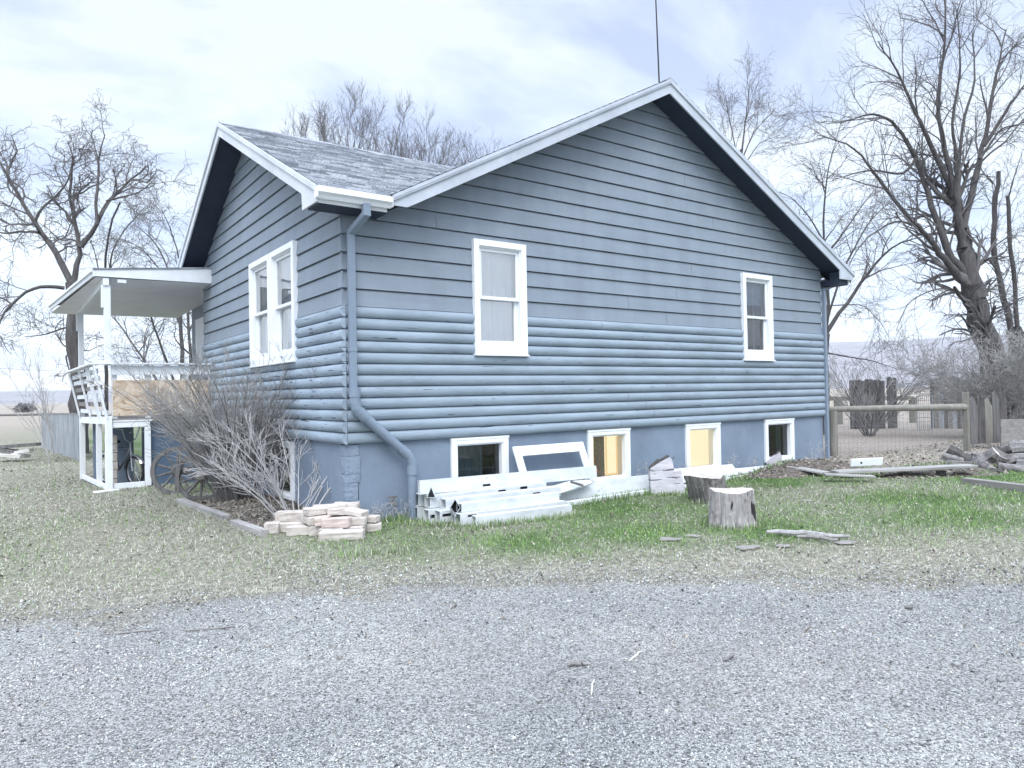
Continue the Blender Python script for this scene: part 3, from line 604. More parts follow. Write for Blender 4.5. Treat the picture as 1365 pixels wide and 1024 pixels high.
# ---- downspouts
mb = MB()
def rect_path(mb, pts, w, h, up=(0, 1, 0)):
    for a, b in zip(pts[:-1], pts[1:]): mb.bar(a, b, w, h, up)
mb.box(0.075, 0.165, -0.455, -0.385, 2.63, 2.775)
mb.bar((0.12, -0.42, 2.66), (0.065, -0.115, 2.50), 0.09, 0.068, (0, 0.3, 1))
mb.bar((0.062, -0.105, 2.535), (0.062, -0.105, 0.62), 0.085, 0.066, (0, 1, 0))
mb.box(0.012, 0.112, -0.142, -0.066, 1.09, 1.13)
dsp = mb.build('downspout', m_pipe, house, bevel=0.006)
mb = MB(); yy = -0.135; R0 = 0.058
pts = [(0.068, yy, 0.60), (0.070, yy, 0.50), (0.085, yy, 0.43), (0.13, yy, 0.37)]
mb.tube([(0.068, yy, 0.665), (0.068, yy, 0.56)], R0+0.010, 18); mb.tube(pts, R0+0.004, 18)
mb.tube([(0.12, yy, 0.385), (0.20, yy, 0.31)], R0+0.011, 18)
mb.tube([(0.13, yy, 0.375), (0.735, yy, -0.155)], R0, 18)
mb.tube([(0.655, yy, -0.085), (0.735, yy, -0.155)], R0+0.009, 18)
mb.tube([(0.70, yy, -0.125), (0.765, yy, -0.19), (0.800, yy, -0.27), (0.803, yy, -0.36)], R0+0.004, 18)
mb.tube([(0.803, yy, -0.31), (0.803, yy, -0.41)], R0+0.011, 18)
mb.tube([(0.803, yy, -0.36), (0.803, yy, -1.0)], R0+0.001, 18)
mb.build('drain_pipe', m_pipe, dsp, smooth=False)
mb = MB(); mb.bar((10.12, -0.06, 2.55), (10.12, -0.06, -0.85), 0.075, 0.07, (0, 1, 0)); mb.bar((10.12, -0.06, 2.53), (10.44, -0.06, 2.63), 0.07, 0.06)
mb.box(10.07, 10.165, -0.10, -0.02, 0.9, 0.94)
mb.build('downspout', m_pipe, house, bevel=0.005)
# hose tap
mb = MB(); tp = AY(524, 668, -0.05); mb.tube([(tp[0], 0, tp[2]), (tp[0], -0.10, tp[2]), (tp[0], -0.13, tp[2]-0.05)], 0.012, 8); mb.tube([(tp[0], -0.075, tp[2]), (tp[0], -0.075, tp[2]+0.05)], 0.008, 6)
mb.bar((tp[0]-0.07, -0.075, tp[2]+0.055), (tp[0]+0.05, -0.075, tp[2]+0.055), 0.02, 0.014); mb.build('hose_tap', m_iron, house)
# antenna mast on the ridge
an = MB(); an.tube([(5.53, 0.0, 5.28), (5.46, 0.0, 7.7)], [0.014, 0.010], 6); an.build('antenna_mast', m_black, house)

# ---- windows
def curtain(name, W, u0, u1, z0, z1, o, mat, parent, amp=0.02, wl=0.09, sd=0, gather=0):
    n = 80; rr = np.random.default_rng(sd); us = np.linspace(u0, u1, n); ph = np.cumsum(rr.uniform(0.5, 1.5, n))*(us[1]-us[0])*2*math.pi/wl
    off = amp*np.sin(ph)*(0.6+0.4*np.sin(ph*0.37+1)); V = []
    for j, z in enumerate(np.linspace(z0, z1, 6)):
        for u_, of in zip(us, off): V.append(W(u0+(u_-u0)*(1+gather*(1-j/5)), o+of*(1.1-0.06*j), z))
    F = [(j*n+i, j*n+i+1, (j+1)*n+i+1, (j+1)*n+i) for j in range(5) for i in range(n-1)]
    return npmesh(name, V, F, mat, parent)
def ringbox(mb, W, u0, u1, z0, z1, wl, wr, wb, wt, o0, o1):
    mb.box(u0, u0+wl, o0, o1, z0, z1, W); mb.box(u1-wr, u1, o0, o1, z0, z1, W)
    mb.box(u0+wl, u1-wr, o0, o1, z0, z0+wb, W); mb.box(u0+wl, u1-wr, o0, o1, z1-wt, z1, W)
def sheet(mb, W, u0, u1, o, z0, z1):      # one pane, its face turned outward
    c = [W(u0, o, z0), W(u1, o, z0), W(u1, o, z1), W(u0, o, z1)]; n = np.cross(np.array(c[1])-np.array(c[0]), np.array(c[3])-np.array(c[0])); out = np.array(W(0, 1, 0))
    mb.add(c, [(0, 1, 2, 3)] if n @ out > 0 else [(3, 2, 1, 0)])
def sash_window(W, h, kind, sd, label):
    u0, u1, z0, z1 = h; c = W((u0+u1)/2, 0, z0)
    w = E('window', house, c); w['label'] = label
    mb = MB(); ringbox(mb, W, u0, u1, z0, z1, 0.085, 0.085, 0.10, 0.085, 0.004, 0.082)
    mb.box(u0-0.012, u1+0.012, 0.004, 0.105, z0-0.022, z0, W)
    mb.build('casing', m_white, w, bevel=0.004)
    a0, a1, b0, b1 = u0+0.085, u1-0.085, z0+0.10, z1-0.085
    mb = MB(); ringbox(mb, W, a0-0.004, a1+0.004, b0-0.004, b1+0.004, 0.022, 0.022, 0.022, 0.022, -0.11, 0.055); mb.build('frame', m_white, w, bevel=0.003)
    a0 += 0.018; a1 -= 0.018; b0 += 0.018; b1 -= 0.018; zm = b0+(b1-b0)*0.49
    mb = MB(); ringbox(mb, W, a0, a1, zm-0.02, b1, 0.045, 0.045, 0.045, 0.045, -0.012, 0.028); s1 = mb.build('sash', m_white, w, bevel=0.003)
    mb = MB(); sheet(mb, W, a0+0.04, a1-0.04, 0.005, zm+0.02, b1-0.04); mb.build('pane', m_pane if kind == 'sheer' else m_panehalf, s1, recalc=False)
    mb = MB(); ringbox(mb, W, a0, a1, b0, zm+0.02, 0.05, 0.05, 0.07, 0.04, -0.058, -0.016); s2 = mb.build('sash', m_white, w, bevel=0.003)
    mb = MB(); sheet(mb, W, a0+0.045, a1-0.045, -0.042, b0+0.06, zm-0.015); mb.build('pane', m_pane if kind == 'sheer' else m_panehalf, s2, recalc=False)
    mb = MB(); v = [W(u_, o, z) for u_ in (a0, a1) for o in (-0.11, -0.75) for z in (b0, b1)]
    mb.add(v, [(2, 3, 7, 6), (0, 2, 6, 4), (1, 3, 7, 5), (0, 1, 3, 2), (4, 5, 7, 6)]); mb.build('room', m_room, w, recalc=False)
    if kind == 'sheer': curtain('curtain', W, a0, a1, b0, b1, -0.09, m_curt, w, 0.018, 0.10, sd)
    if kind == 'blind':
        mb = MB()
        for k in range(26):
            z = b1-0.012-k*0.024
            if z > zm+0.26: mb.box(a0, a1, -0.115, -0.098, z-0.018, z, W)
        mb.build('blind', m_blind, w)
        curtain('curtain', W, a0+0.12, a0+0.34, b0, zm+0.1, -0.16, m_curt, w, 0.02, 0.08, sd); curtain('curtain', W, a0+0.62, a1+0.1, b0, b1, -0.26, m_blind, w, 0.02, 0.08, sd+1)
    return w
sash_window(Wm, holes_main[0], 'sheer', 1, 'tall white sash window with sheer white curtain')
sash_window(Wm, holes_main[1], 'blind', 2, 'tall white sash window with blind and parted curtains')
sash_window(Wl, holes_side[0], 'sheer', 3, 'right half of the paired sash window')
sash_window(Wl, holes_side[1], 'sheer', 4, 'left half of the paired sash window')
def cellar_window(W, h, kind, label):
    u0, u1, z0, z1 = h; z1 -= 0.004; c = W((u0+u1)/2, 0, z0); w = E('basement_window', house, c); w['label'] = label
    mb = MB(); ringbox(mb, W, u0, u1, z0, z1, 0.085, 0.085, 0.06, 0.085, -0.02, 0.030); mb.box(u0-0.01, u1+0.01, -0.02, 0.036, z1-0.03, z1+0.002, W)
    mb.build('casing', m_white, w, bevel=0.004)
    a0, a1, b0, b1 = u0+0.083, u1-0.083, z0+0.058, z1-0.083
    mb = MB(); ringbox(mb, W, a0-0.01, a1+0.01, b0-0.01, b1+0.01, 0.03, 0.03, 0.035, 0.03, -0.16, 0.012); mb.build('frame', m_white, w, bevel=0.003)
    mb = MB(); sheet(mb, W, a0+0.015, a1-0.015, -0.062, b0+0.02, b1-0.015); mb.build('pane', m_paneclear if kind in ('lit', 'litplain') else m_panedk, w, recalc=False)
    back = -0.55 if kind != 'litplain' else -0.30
    lit = kind in ('lit', 'litplain'); aL, aR = (a0-0.10, a1+0.60) if lit else (a0-0.01, a1+0.01)
    mb = MB(); v = [W(u_, o, z) for u_ in (aL, aR) for o in (-0.16, back) for z in (b0-0.01, b1+0.01)]
    mb.add(v, [(0, 2, 6, 4), (1, 3, 7, 5), (0, 1, 3, 2), (4, 5, 7, 6)]); mb.build('room', m_warm2 if kind == 'lit' else (m_warm if kind == 'litplain' else m_dark), w, recalc=False)
    if kind in ('lit', 'litplain'):
        mb = MB(); v = [W(u_, back+0.002, z) for u_ in (aL, aR) for z in (b0-0.01, b1+0.01)]; mb.add(v, [(0, 1, 3, 2)]); mb.build('room_wall', m_warm, w, recalc=False)
        if kind == 'lit':
            mb = MB(); mb.box(a0+0.20, a0+0.41, -0.18, -0.165, b0, b1, W); mb.build('hanging_cloth', M('speckled_cloth', [(0.14, 0.125, 0.10), (0.42, 0.37, 0.28)], scale=30, bump=0), w)
            mb = MB(); mb.box(a0+0.90, a0+1.02, -0.42, -0.40, b0, b1, W); mb.build('door_post', m_warm2, w); mb = MB(); mb.box(a0+0.02, a0+0.16, -0.175, -0.165, b0, b1, W); mb.build('wood_lining', m_warm2, w); mb = MB(); mb.box(a0+0.74, a0+0.76, -0.50, -0.48, b0, b1, W); mb.build('door_edge', m_warm2, w)
            mb = MB(); px = a0+0.13; cx, cy, cz = W(px, -0.11, b0+0.02); mb.tube([(cx, cy, cz), (cx, cy, cz+0.10), (cx, cy, cz+0.102), (cx, cy, cz+0.13)], [0.042, 0.058, 0.064, 0.064], 14); mb.build('pot', m_terra, w)
    else:
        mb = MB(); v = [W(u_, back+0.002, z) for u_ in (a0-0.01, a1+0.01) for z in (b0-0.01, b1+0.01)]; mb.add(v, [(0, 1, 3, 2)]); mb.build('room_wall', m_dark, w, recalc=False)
    if kind == 'curtain':
        curtain('curtain', W, a0, a0+0.66*(a1-a0), b0, b1, -0.12, m_curtd, w, 0.022, 0.12, 8)
    if kind == 'dark':
        curtain('curtain', W, a1-0.16, a1, b0, b1, -0.22, m_curtd, w, 0.02, 0.10, 9)
cellar_window(Wm, holes_fm[0], 'curtain', 'basement window with grey curtain behind the white boards')
cellar_window(Wm, holes_fm[1], 'lit', 'lit basement window with dark cloth and clay pot')
cellar_window(Wm, holes_fm[2], 'litplain', 'evenly lit pale yellow basement window')
cellar_window(Wm, holes_fm[3], 'dark', 'dark basement window at the far end')
cellar_window(Wl, holes_fs[0], 'dark2', 'basement window behind the bare shrub')

# ---- porch
PX, PY0, PY1 = -1.76, 6.46, 11.2
por = E('porch_roof', house, (-0.9, 9.0, 2.6))
zo, zi = 2.88, 3.06
def tz(x): return zi+(zo-zi)*(-x/1.95)
xf = -2.34
mb = MB(); y0, y1 = 6.36, 12.0
mb.add([(-1.98, y0-0.02, tz(-1.98)+0.02), (0.42, y0-0.02, tz(0.42)+0.02), (0.42, y1, tz(0.42)+0.02), (xf-0.03, y1, 2.86), (-1.98, y0-0.02, tz(-1.98)), (0.42, y0-0.02, tz(0.42)), (0.42, y1, tz(0.42)), (xf-0.03, y1, 2.84)],
       [(0, 1, 2, 3), (0, 4, 5, 1), (3, 7, 4, 0), (2, 6, 7, 3), (1, 5, 6, 2)]); mb.build('roofing', m_shing, por)
mb = MB(); mb.prism([(-1.95, y0, tz(-1.95)-0.002), (0.0, y0, zi-0.002), (0.0, y0, 2.775), (-1.95, y0, 2.76)], (0, 0.03, 0)); mb.build('fascia', m_porchwhite, por)
mb = MB(); mb.prism([(-1.952, y0+0.0, 2.875), (xf, y1, 2.845), (xf, y1, 2.72), (-1.952, y0+0.0, 2.755)], (-0.03, 0, 0)); mb.prism([(-1.985, y0, 2.872), (xf-0.032, y1, 2.842), (xf-0.032, y1, 2.80), (-1.985, y0, 2.83)], (-0.03, 0, 0)); mb.build('fascia', m_porchwhite, por)
mb = MB(); mb.add([(-1.94, y0+0.03, 2.745), (0.43, y0+0.03, 2.775), (0.43, y1, 2.68), (xf, y1, 2.66)], [(0, 1, 2, 3)]); mb.build('ceiling', m_ceil, por, recalc=False)
mb = MB(); mb.bar((PX-0.02, 6.38, 2.68), (-1.80, 11.6, 2.66), 0.09, 0.13); mb.bar((-1.60, 6.40, 2.705), (-1.46, 6.40, 2.705), 0.04, 0.06); mb.build('beam', m_porchwhite, por)
for (bx, by, bz, tx, tzz) in ((PX, 6.46, 1.20, PX, 2.62), (PX-0.03, 11.2, 1.25, PX-0.03, 2.60)):
    mb = MB(); mb.bar((bx, by, bz), (tx, by, tzz), 0.105, 0.105, (0, 1, 0)); mb.box(bx-0.09, bx-0.052, by-0.05, by+0.05, tzz-0.40, tzz); mb.build('porch_post', m_porchwhite, house, bevel=0.004)
mb = MB(); mb.box(-1.72, 0.42, 6.45, 11.3, 0.18, 0.25); mb.build('porch_floor', m_wood, house)
# lower walls
mb = MB(); mb.box(-1.07, 0.0, 6.48, 6.56, -1.3, 0.235); mb.box(-1.07, -1.03, 6.56, 7.6, -1.3, 0.235)
mb.build('porch_wall', m_blue, house)
mb = MB(); mb.box(-1.55, -1.075, 8.6, 8.66, -1.4, 0.18); mb.build('porch_wall', m_found, house)
mb = MB(); mb.bar((-1.0, 6.47, -0.06), (-0.75, 6.47, -0.055), 0.016, 0.012); mb.build('wall_batten', m_navy, house)
# white frame of the storage bay
fr = E('bay_frame', house, (-1.4, 6.5, -0.9))
mb = MB(); b = lambda p0, p1, w=0.10, h=0.05, up=(0, 0, 1): mb.bar(p0, p1, w, h, up)
yf = 6.42
mb.box(PX-0.055, PX+0.055, yf-0.05, yf+0.05, -1.02, 0.30); mb.build('corner_stud', m_white, fr, bevel=0.004)
mb = MB(); mb.box(-1.70, -1.10, yf-0.02, yf+0.03, 0.09, 0.185); mb.box(-1.70, -1.06, yf-0.03, yf+0.05, 0.19, 0.215); mb.build('top_rail', m_white, fr, bevel=0.003)
mb = MB(); mb.box(-1.19, -1.09, yf-0.022, yf+0.028, -0.98, 0.086); mb.build('stud', m_white, fr, bevel=0.003)
mb = MB(); mb.box(-1.70, -1.195, yf-0.02, yf+0.03, -1.0, -0.90); mb.build('bottom_plate', m_white, fr, bevel=0.003)
mb = MB(); mb.bar((PX-0.02, 6.48, 0.22), (PX-0.02, 11.15, 0.14), 0.05, 0.14); mb.build('side_rail', m_white, fr, bevel=0.003)
mb = MB(); mb.bar((PX-0.02, 6.48, -0.97), (PX-0.02, 11.1, -1.16), 0.05, 0.09); mb.build('bottom_plate', m_white, fr, bevel=0.003)
mb = MB(); mb.bar((PX-0.02, 11.2, -1.26), (PX-0.02, 11.2, 0.34), 0.11, 0.11, (0, 1, 0)); mb.build('corner_stud', m_white, fr, bevel=0.003)
mb = MB(); mb.bar((PX-0.02, 7.75, -1.05), (PX-0.02, 7.75, 0.15), 0.05, 0.10, (1, 0, 0)); mb.build('stud', m_white, fr, bevel=0.003)
mb = MB(); mb.box(PX+0.10, PX+0.25, 10.2, 10.25, -1.25, 0.1); mb.build('inner_panel', m_found, fr)
# flared railing
ra = E('porch_railing', house, (-1.8, 8.8, 0.3))
zb, ztp = 0.24, 1.20
def fl(y, s, out=0.20): return (PX-0.02-out*s-0.012*(y-6.4), y, zb+(ztp-zb)*s-0.0*(y-6.4))
for y, w in ((6.44, 0.16), (7.35, 0.12), (7.62, 0.10), (9.0, 0.12), (11.15, 0.17)):
    mb = MB(); mb.bar(fl(y, 0), fl(y, 1), 0.03, w, (0, 1, 0)); mb.build('slanted_board', m_porchwhite, ra, bevel=0.003)
for s in (0.12, 0.28, 0.44, 0.60, 0.76, 0.90):
    mb = MB(); p0 = list(fl(6.5, s)); p1 = list(fl(11.1, s)); p0[0] += 0.05; p1[0] += 0.05; mb.bar(p0, p1, 0.02, 0.085); mb.build('slat', m_wood if s in (0.28, 0.60) else m_porchwhite, ra)
mb = MB(); a_ = fl(6.36, 1); b_ = fl(11.3, 1); mb.bar((a_[0], a_[1], 1.225), (b_[0], b_[1], 1.235), 0.15, 0.035); mb.build('top_rail', m_porchwhite, ra, bevel=0.003)
mb = MB(); mb.bar((-1.93, 6.36, 1.225), (-0.02, 6.40, 1.235), 0.13, 0.03); mb.build('top_rail', m_porchwhite, ra, bevel=0.003)
mb = MB(); mb.bar((-1.72, 6.40, 1.115), (-0.05, 6.42, 1.12), 0.03, 0.165); mb.build('rail_board', m_porchwhite, ra, bevel=0.003)
for x_ in (-1.66, -1.12, -0.5, -0.03):
    mb = MB(); mb.box(x_-0.045, x_+0.045, 6.45, 6.50, 0.25, 1.03); mb.build('baluster', m_porchwhite, ra)
def osb():
    m = bpy.data.materials.new('strand_board'); m.use_nodes = True; nt = m.node_tree; N = nt.nodes; L = nt.links; b = N['Principled BSDF']; b.inputs['Roughness'].default_value = 0.85
    tc = N.new('ShaderNodeTexCoord'); nz = N.new('ShaderNodeTexNoise'); nz.inputs['Scale'].default_value = 2.5; L.new(tc.outputs['Object'], nz.inputs['Vector'])
    ad = N.new('ShaderNodeMix'); ad.data_type = 'RGBA'; ad.inputs['Factor'].default_value = 0.35; L.new(tc.outputs['Object'], ad.inputs['A']); L.new(nz.outputs['Color'], ad.inputs['B'])
    mp = N.new('ShaderNodeMapping'); mp.inputs['Scale'].default_value = (16, 3, 34); mp.inputs['Rotation'].default_value = (0, 0.3, 0); L.new(ad.outputs['Result'], mp.inputs[0])
    v = N.new('ShaderNodeTexVoronoi'); v.inputs['Scale'].default_value = 1.0; L.new(mp.outputs[0], v.inputs['Vector']); sp = N.new('ShaderNodeSeparateColor'); L.new(v.outputs['Color'], sp.inputs[0])
    cr = ramp(nt, [(0.38, 0.27, 0.18), (0.54, 0.43, 0.32), (0.68, 0.59, 0.49)], [0.0, 0.4, 1.0]); L.new(sp.outputs[0], cr.inputs[0]); L.new(cr.outputs[0], b.inputs['Base Color']); return m
mb = MB(); mb.box(-1.69, -0.06, 6.425, 6.442, 0.30, 0.935); mb.build('strand_board_panel', osb(), house)
# recessed entry wall with its door casing
mb = MB(); xr = 0.43
ya, yb = AX(262.5, 440, xr)[1], AX(258.5, 440, xr)[1]
mb.box(xr-0.03, xr, 8.95, ya+0.03, 0.25, 2.42); mb.build('door_casing', m_porchwhite, house)

# ------------------------------------------------------------------ clutter
def board(name, mat, p0, p1, w, h, parent=None, up=(0, 0, 1), bevel=0.004, origin=None):
    """one board whose own x axis runs along its length, so the grain does too"""
    p0 = Vector([float(q) for q in p0]); p1 = Vector([float(q) for q in p1]); L = (p1-p0).length; x = (p1-p0).normalized(); u = Vector(up)
    y = u.cross(x).normalized(); z = x.cross(y)
    mb = MB(); mb.box(0, L, -w/2, w/2, -h/2, h/2); o = mb.build(name, mat, None, origin=(0, 0, 0), bevel=bevel)
    mw = Matrix((x, y, z)).transposed().to_4x4(); mw.translation = p0 - (Vector(parent['_w']) if parent is not None else Vector((0, 0, 0)))
    o.matrix_local = mw
    if parent is not None: o.parent = parent; o.matrix_local = mw
    o['_w'] = [float(q) for q in p0]
    return o
def G(x, y): return float(gz(x, y))

# heap of pale blocks by the corner
def block(c, L, w, h, rz, lab, mat=None, tilt=0.0, roll=0.0):
    mb = MB(); nx = 5; rr = random.Random(int((c[0]*7+c[1]*13+c[2]*101)*1000) % 9999)
    mb.box(-L/2, L/2, -w/2, w/2, -h/2, h/2)
    o = mb.build('block', mat or m_brick, None, origin=(0, 0, 0), bevel=0.008)
    bm = bmesh.new(); bm.from_mesh(o.data); bmesh.ops.subdivide_edges(bm, edges=[e for e in bm.edges if e.calc_length() > 0.05], cuts=2, use_grid_fill=True)
    for v in bm.verts: v.co += Vector((rr.uniform(-1, 1), rr.uniform(-1, 1), rr.uniform(-1, 1)))*0.004
    bm.to_mesh(o.data); bm.free()
    o.location = c; o.rotation_euler = (roll, tilt, rz); return tag(o, lab, 'block', 'pale blocks heaped by the house corner')
gb = -0.945
axx = np.array([_r[0], _r[1]]); ayy = np.array([_f[0], _f[1]])
bc = AZ(425, 715, gb)
def bp(px_off, dep, z): return (float(bc[0]+axx[0]*px_off+ayy[0]*dep), float(bc[1]+axx[1]*px_off+ayy[1]*dep), gb+z)
RZv = math.atan2(axx[1], axx[0])
mid = 'beige block among the others in the middle of the heap by the corner'
blk = [  # across, depth, height, length, width, thick, turn, label, mat
 (0.30, -0.20, 0.045, 0.46, 0.15, 0.10, 0.10, 'longest block, lying alone on the grass in front of the heap', 0),
 (0.16, -0.02, 0.05, 0.27, 0.16, 0.09, -0.05, mid, 0), (0.36, 0.02, 0.05, 0.26, 0.15, 0.10, 0.06, mid, 0),
 (0.20, 0.00, 0.15, 0.30, 0.15, 0.10, -0.03, 'pinkish block at the front of the heap, on top of two others', 1),
 (0.38, 0.10, 0.145, 0.24, 0.15, 0.085, 0.1, mid, 0), (-0.42, 0.30, 0.055, 0.40, 0.16, 0.11, 0.06, mid, 0), (-0.36, 0.38, 0.165, 0.44, 0.15, 0.11, 0.05, 'long block lying along the left end of the heap, upper row', 0),
 (-0.58, 0.22, 0.06, 0.16, 0.14, 0.12, 0.3, 'short block at the very left end of the heap', 0), (-0.22, 0.10, 0.05, 0.30, 0.14, 0.10, 0.12, mid, 0),
 (-0.06, 0.12, 0.06, 0.15, 0.30, 0.11, 0.15, mid, 0), (-0.12, 0.14, 0.165, 0.15, 0.32, 0.09, 0.5, mid, 0), (0.03, 0.10, 0.165, 0.15, 0.32, 0.09, 0.25, mid, 1),
 (0.04, 0.34, 0.255, 0.36, 0.14, 0.08, 0.2, mid, 0), (-0.02, 0.16, 0.255, 0.16, 0.36, 0.075, -0.9, mid, 0), (0.20, 0.20, 0.235, 0.30, 0.15, 0.075, 0.15, mid, 0),
 (0.36, 0.18, 0.225, 0.26, 0.17, 0.06, -0.35, 'thin block tilted on top of the heap, at its right', 0), (0.52, 0.22, 0.05, 0.24, 0.14, 0.09, 0.1, mid, 0), (0.50, 0.24, 0.14, 0.22, 0.13, 0.07, -0.1, mid, 0),
 (0.20, 0.44, 0.255, 0.30, 0.14, 0.08, 0.05, mid, 0), (0.0, 0.42, 0.06, 0.5, 0.2, 0.12, 0.1, mid, 0), (0.1, 0.38, 0.17, 0.5, 0.2, 0.10, 0.0, mid, 0)]
for i, (a, d_, z, L, w, h, t, lab, mt) in enumerate(blk):
    block(bp(a, d_, z), L, w, h, RZv+t+random.uniform(-.14, .14), lab, m_brickp if mt else m_brick, tilt=random.uniform(-.03, .03)+(0.12 if 'tilted' in lab else 0), roll=random.uniform(-.03, .03))

# hollow white rails stacked along the wall
def hollow_rail(p0, p1, w, h, lab, end=None, slots=(), name='hollow_rail', roll=0):
    p0 = Vector(p0); p1 = Vector(p1); L = (p1-p0).length; x = (p1-p0).normalized(); y = Vector((0, 0, 1)).cross(x).normalized(); z = x.cross(y)
    t = 0.008; mb = MB()
    mb.box(0, L, -w/2, w/2, h/2-t, h/2); mb.box(0, L, -w/2, w/2, -h/2, -h/2+t)
    mb.box(0, L, w/2-t, w/2, -h/2+t, h/2-t)
    # front face with the routed slots left open
    xs = 0.0
    for (s0, s1, z0, z1) in sorted(slots):
        mb.box(xs, s0, -w/2, -w/2+t, -h/2+t, h/2-t); mb.box(s0, s1, -w/2, -w/2+t, -h/2+t, z0); mb.box(s0, s1, -w/2, -w/2+t, z1, h/2-t); xs = s1
    mb.box(xs, L, -w/2, -w/2+t, -h/2+t, h/2-t)
    mb.cur = 1; mb.box(0.06, L-0.06, -w/2+t+0.012, -w/2+t+0.016, -h/2+t+.002, h/2-t-.002); mb.cur = 0
    o = mb.build(name, [m_wvinyl, m_dark], None, origin=(0, 0, 0)); mw = Matrix((x, y, z)).transposed().to_4x4() @ Matrix.Rotation(roll, 4, 'X'); mw.translation = p0; o.matrix_world = mw
    return tag(o, lab, 'rail', 'white hollow rails stacked along the wall')
g0 = -0.945
hollow_rail((0.80, -0.20, g0+0.075), (2.55, -0.22, g0+0.080), 0.12, 0.15, 'white hollow rail at the bottom against the wall, behind the others')
hollow_rail((0.82, -0.20, g0+0.235), (2.30, -0.22, g0+0.235), 0.12, 0.155, 'white hollow rail on top at the back, beside the drain pipe')
hollow_rail((0.78, -0.34, g0+0.40), (3.62, -0.36, g0+0.37), 0.05, 0.17, 'white hollow rail standing on edge right under the curtained window', roll=-0.1, slots=[(0.9, 1.02, -0.06, -0.03)])
hollow_rail((0.80, -0.47, g0+0.075), (2.75, -0.44, g0+0.08), 0.13, 0.15, 'white hollow rail in the middle of the bottom row', slots=[(0.02, 0.12, -0.03, 0.015)])
hollow_rail((0.86, -0.40, g0+0.232), (2.65, -0.38, g0+0.235), 0.14, 0.15, 'white hollow rail in the second layer with two dark slots', slots=[(1.0, 1.12, 0.01, 0.045), (1.35, 1.47, 0.02, 0.055)])
hollow_rail((0.86, -0.64, g0+0.08), (2.5, -0.70, g0+0.08), 0.13, 0.14, 'white hollow rail with a dark slot and an open end, second from the front', slots=[(0.03, 0.15, 0.0, 0.035)])
hollow_rail((0.98, -0.57, g0+0.21), (2.72, -0.60, g0+0.205), 0.14, 0.12, 'white hollow rail on top of the front ones', slots=[(1.28, 1.40, -0.01, 0.022)])
hollow_rail((1.10, -1.06, g0+0.05), (2.42, -1.20, g0+0.055), 0.10, 0.13, 'front white hollow rail lying in the green grass')
hollow_rail((1.0, -0.86, g0+0.065), (2.55, -0.92, g0+0.065), 0.15, 0.13, 'white hollow rail just behind the front one', slots=[(0.1, 0.22, 0.02, 0.045)])
hollow_rail((1.06, -0.80, g0+0.185), (2.50, -0.84, g0+0.18), 0.13, 0.10, 'white hollow rail leaning over the front pair')
# a rail's diamond-shaped end standing out at the near end of the stack, and a small triangular bracket
mb = MB(); cpt = np.array([0.99, -0.83, g0+0.19])
for s in range(4):
    a0 = s*math.pi/2; a1 = a0+math.pi/2; rr_ = 0.085
    A_ = cpt+np.array([axx[0]*math.cos(a0)*rr_*0.7, axx[1]*math.cos(a0)*rr_*0.7, math.sin(a0)*rr_*1.2]); B_ = cpt+np.array([axx[0]*math.cos(a1)*rr_*0.7, axx[1]*math.cos(a1)*rr_*0.7, math.sin(a1)*rr_*1.2])
    mb.prism([A_, B_, B_+np.array([0.16*ayy[0], 0.16*ayy[1], 0]), A_+np.array([0.16*ayy[0], 0.16*ayy[1], 0])], (0, 0.006, 0.004))
mb.cur = 1; mb.prism([cpt+np.array([axx[0]*c_*0.055+ayy[0]*0.12, axx[1]*c_*0.055+ayy[1]*0.12, s_*0.095]) for c_, s_ in ((1, 0), (0, 1), (-1, 0), (0, -1))], (ayy[0]*0.01, ayy[1]*0.01, 0))
tag(mb.build('square_tube', [m_wvinyl, m_dark], None), 'short white square tube turned on its corner, open end showing dark', 'tube')
mb = MB(); c2 = np.array([0.86, -0.50, g0+0.345])
mb.prism([c2+np.array([axx[0]*a, axx[1]*a, b_]) for a, b_ in ((-0.06, -0.06), (0.06, -0.06), (0.0, 0.085))], (ayy[0]*0.05, ayy[1]*0.05, 0)); mb.cur = 1
mb.prism([c2-np.array([ayy[0]*.003, ayy[1]*.003, 0])+np.array([axx[0]*a, axx[1]*a, b_]) for a, b_ in ((-0.045, -0.05), (0.045, -0.05), (0.0, 0.062))], (ayy[0]*0.002, ayy[1]*0.002, 0))
tag(mb.build('bracket', [m_wvinyl, m_dark], None), 'white triangular bracket with a dark opening at the near end of the stack', 'bracket')
# white frame leaning on the foundation
fr2 = T('leaning_frame', 'empty white wooden window frame leaning on the foundation beside the curtained basement window', 'frame', (3.0, -0.25, -0.6))
TL, TR, BR, BL = np.array([2.34, -0.10, -0.165]), np.array([3.60, -0.10, -0.165]), np.array([3.62, -0.30, -0.66]), np.array([2.36, -0.30, -0.66])
nrm = np.array([0, -0.9, 0.38])*0.03
def strip(a, b, c, d): 
    mb = MB(); mb.prism([a, b, c, d], nrm); return mb
L_ = lambda p, q_, t: p+(q_-p)*t
tl, tr, bl, br = L_(TL, BL, 0.26), L_(TR, BR, 0.26), L_(TL, BL, 0.84), L_(TR, BR, 0.84)
strip(TL, TR, tr, tl).build('top_rail', m_white, fr2, bevel=0.003); strip(bl, br, BR, BL).build('bottom_rail', m_white, fr2, bevel=0.003)
strip(tl, L_(tl, tr, 0.09), L_(bl, br, 0.09), bl).build('side_stile', m_white, fr2, bevel=0.003); strip(L_(tl, tr, 0.91), tr, br, L_(bl, br, 0.91)).build('side_stile', m_white, fr2, bevel=0.003)
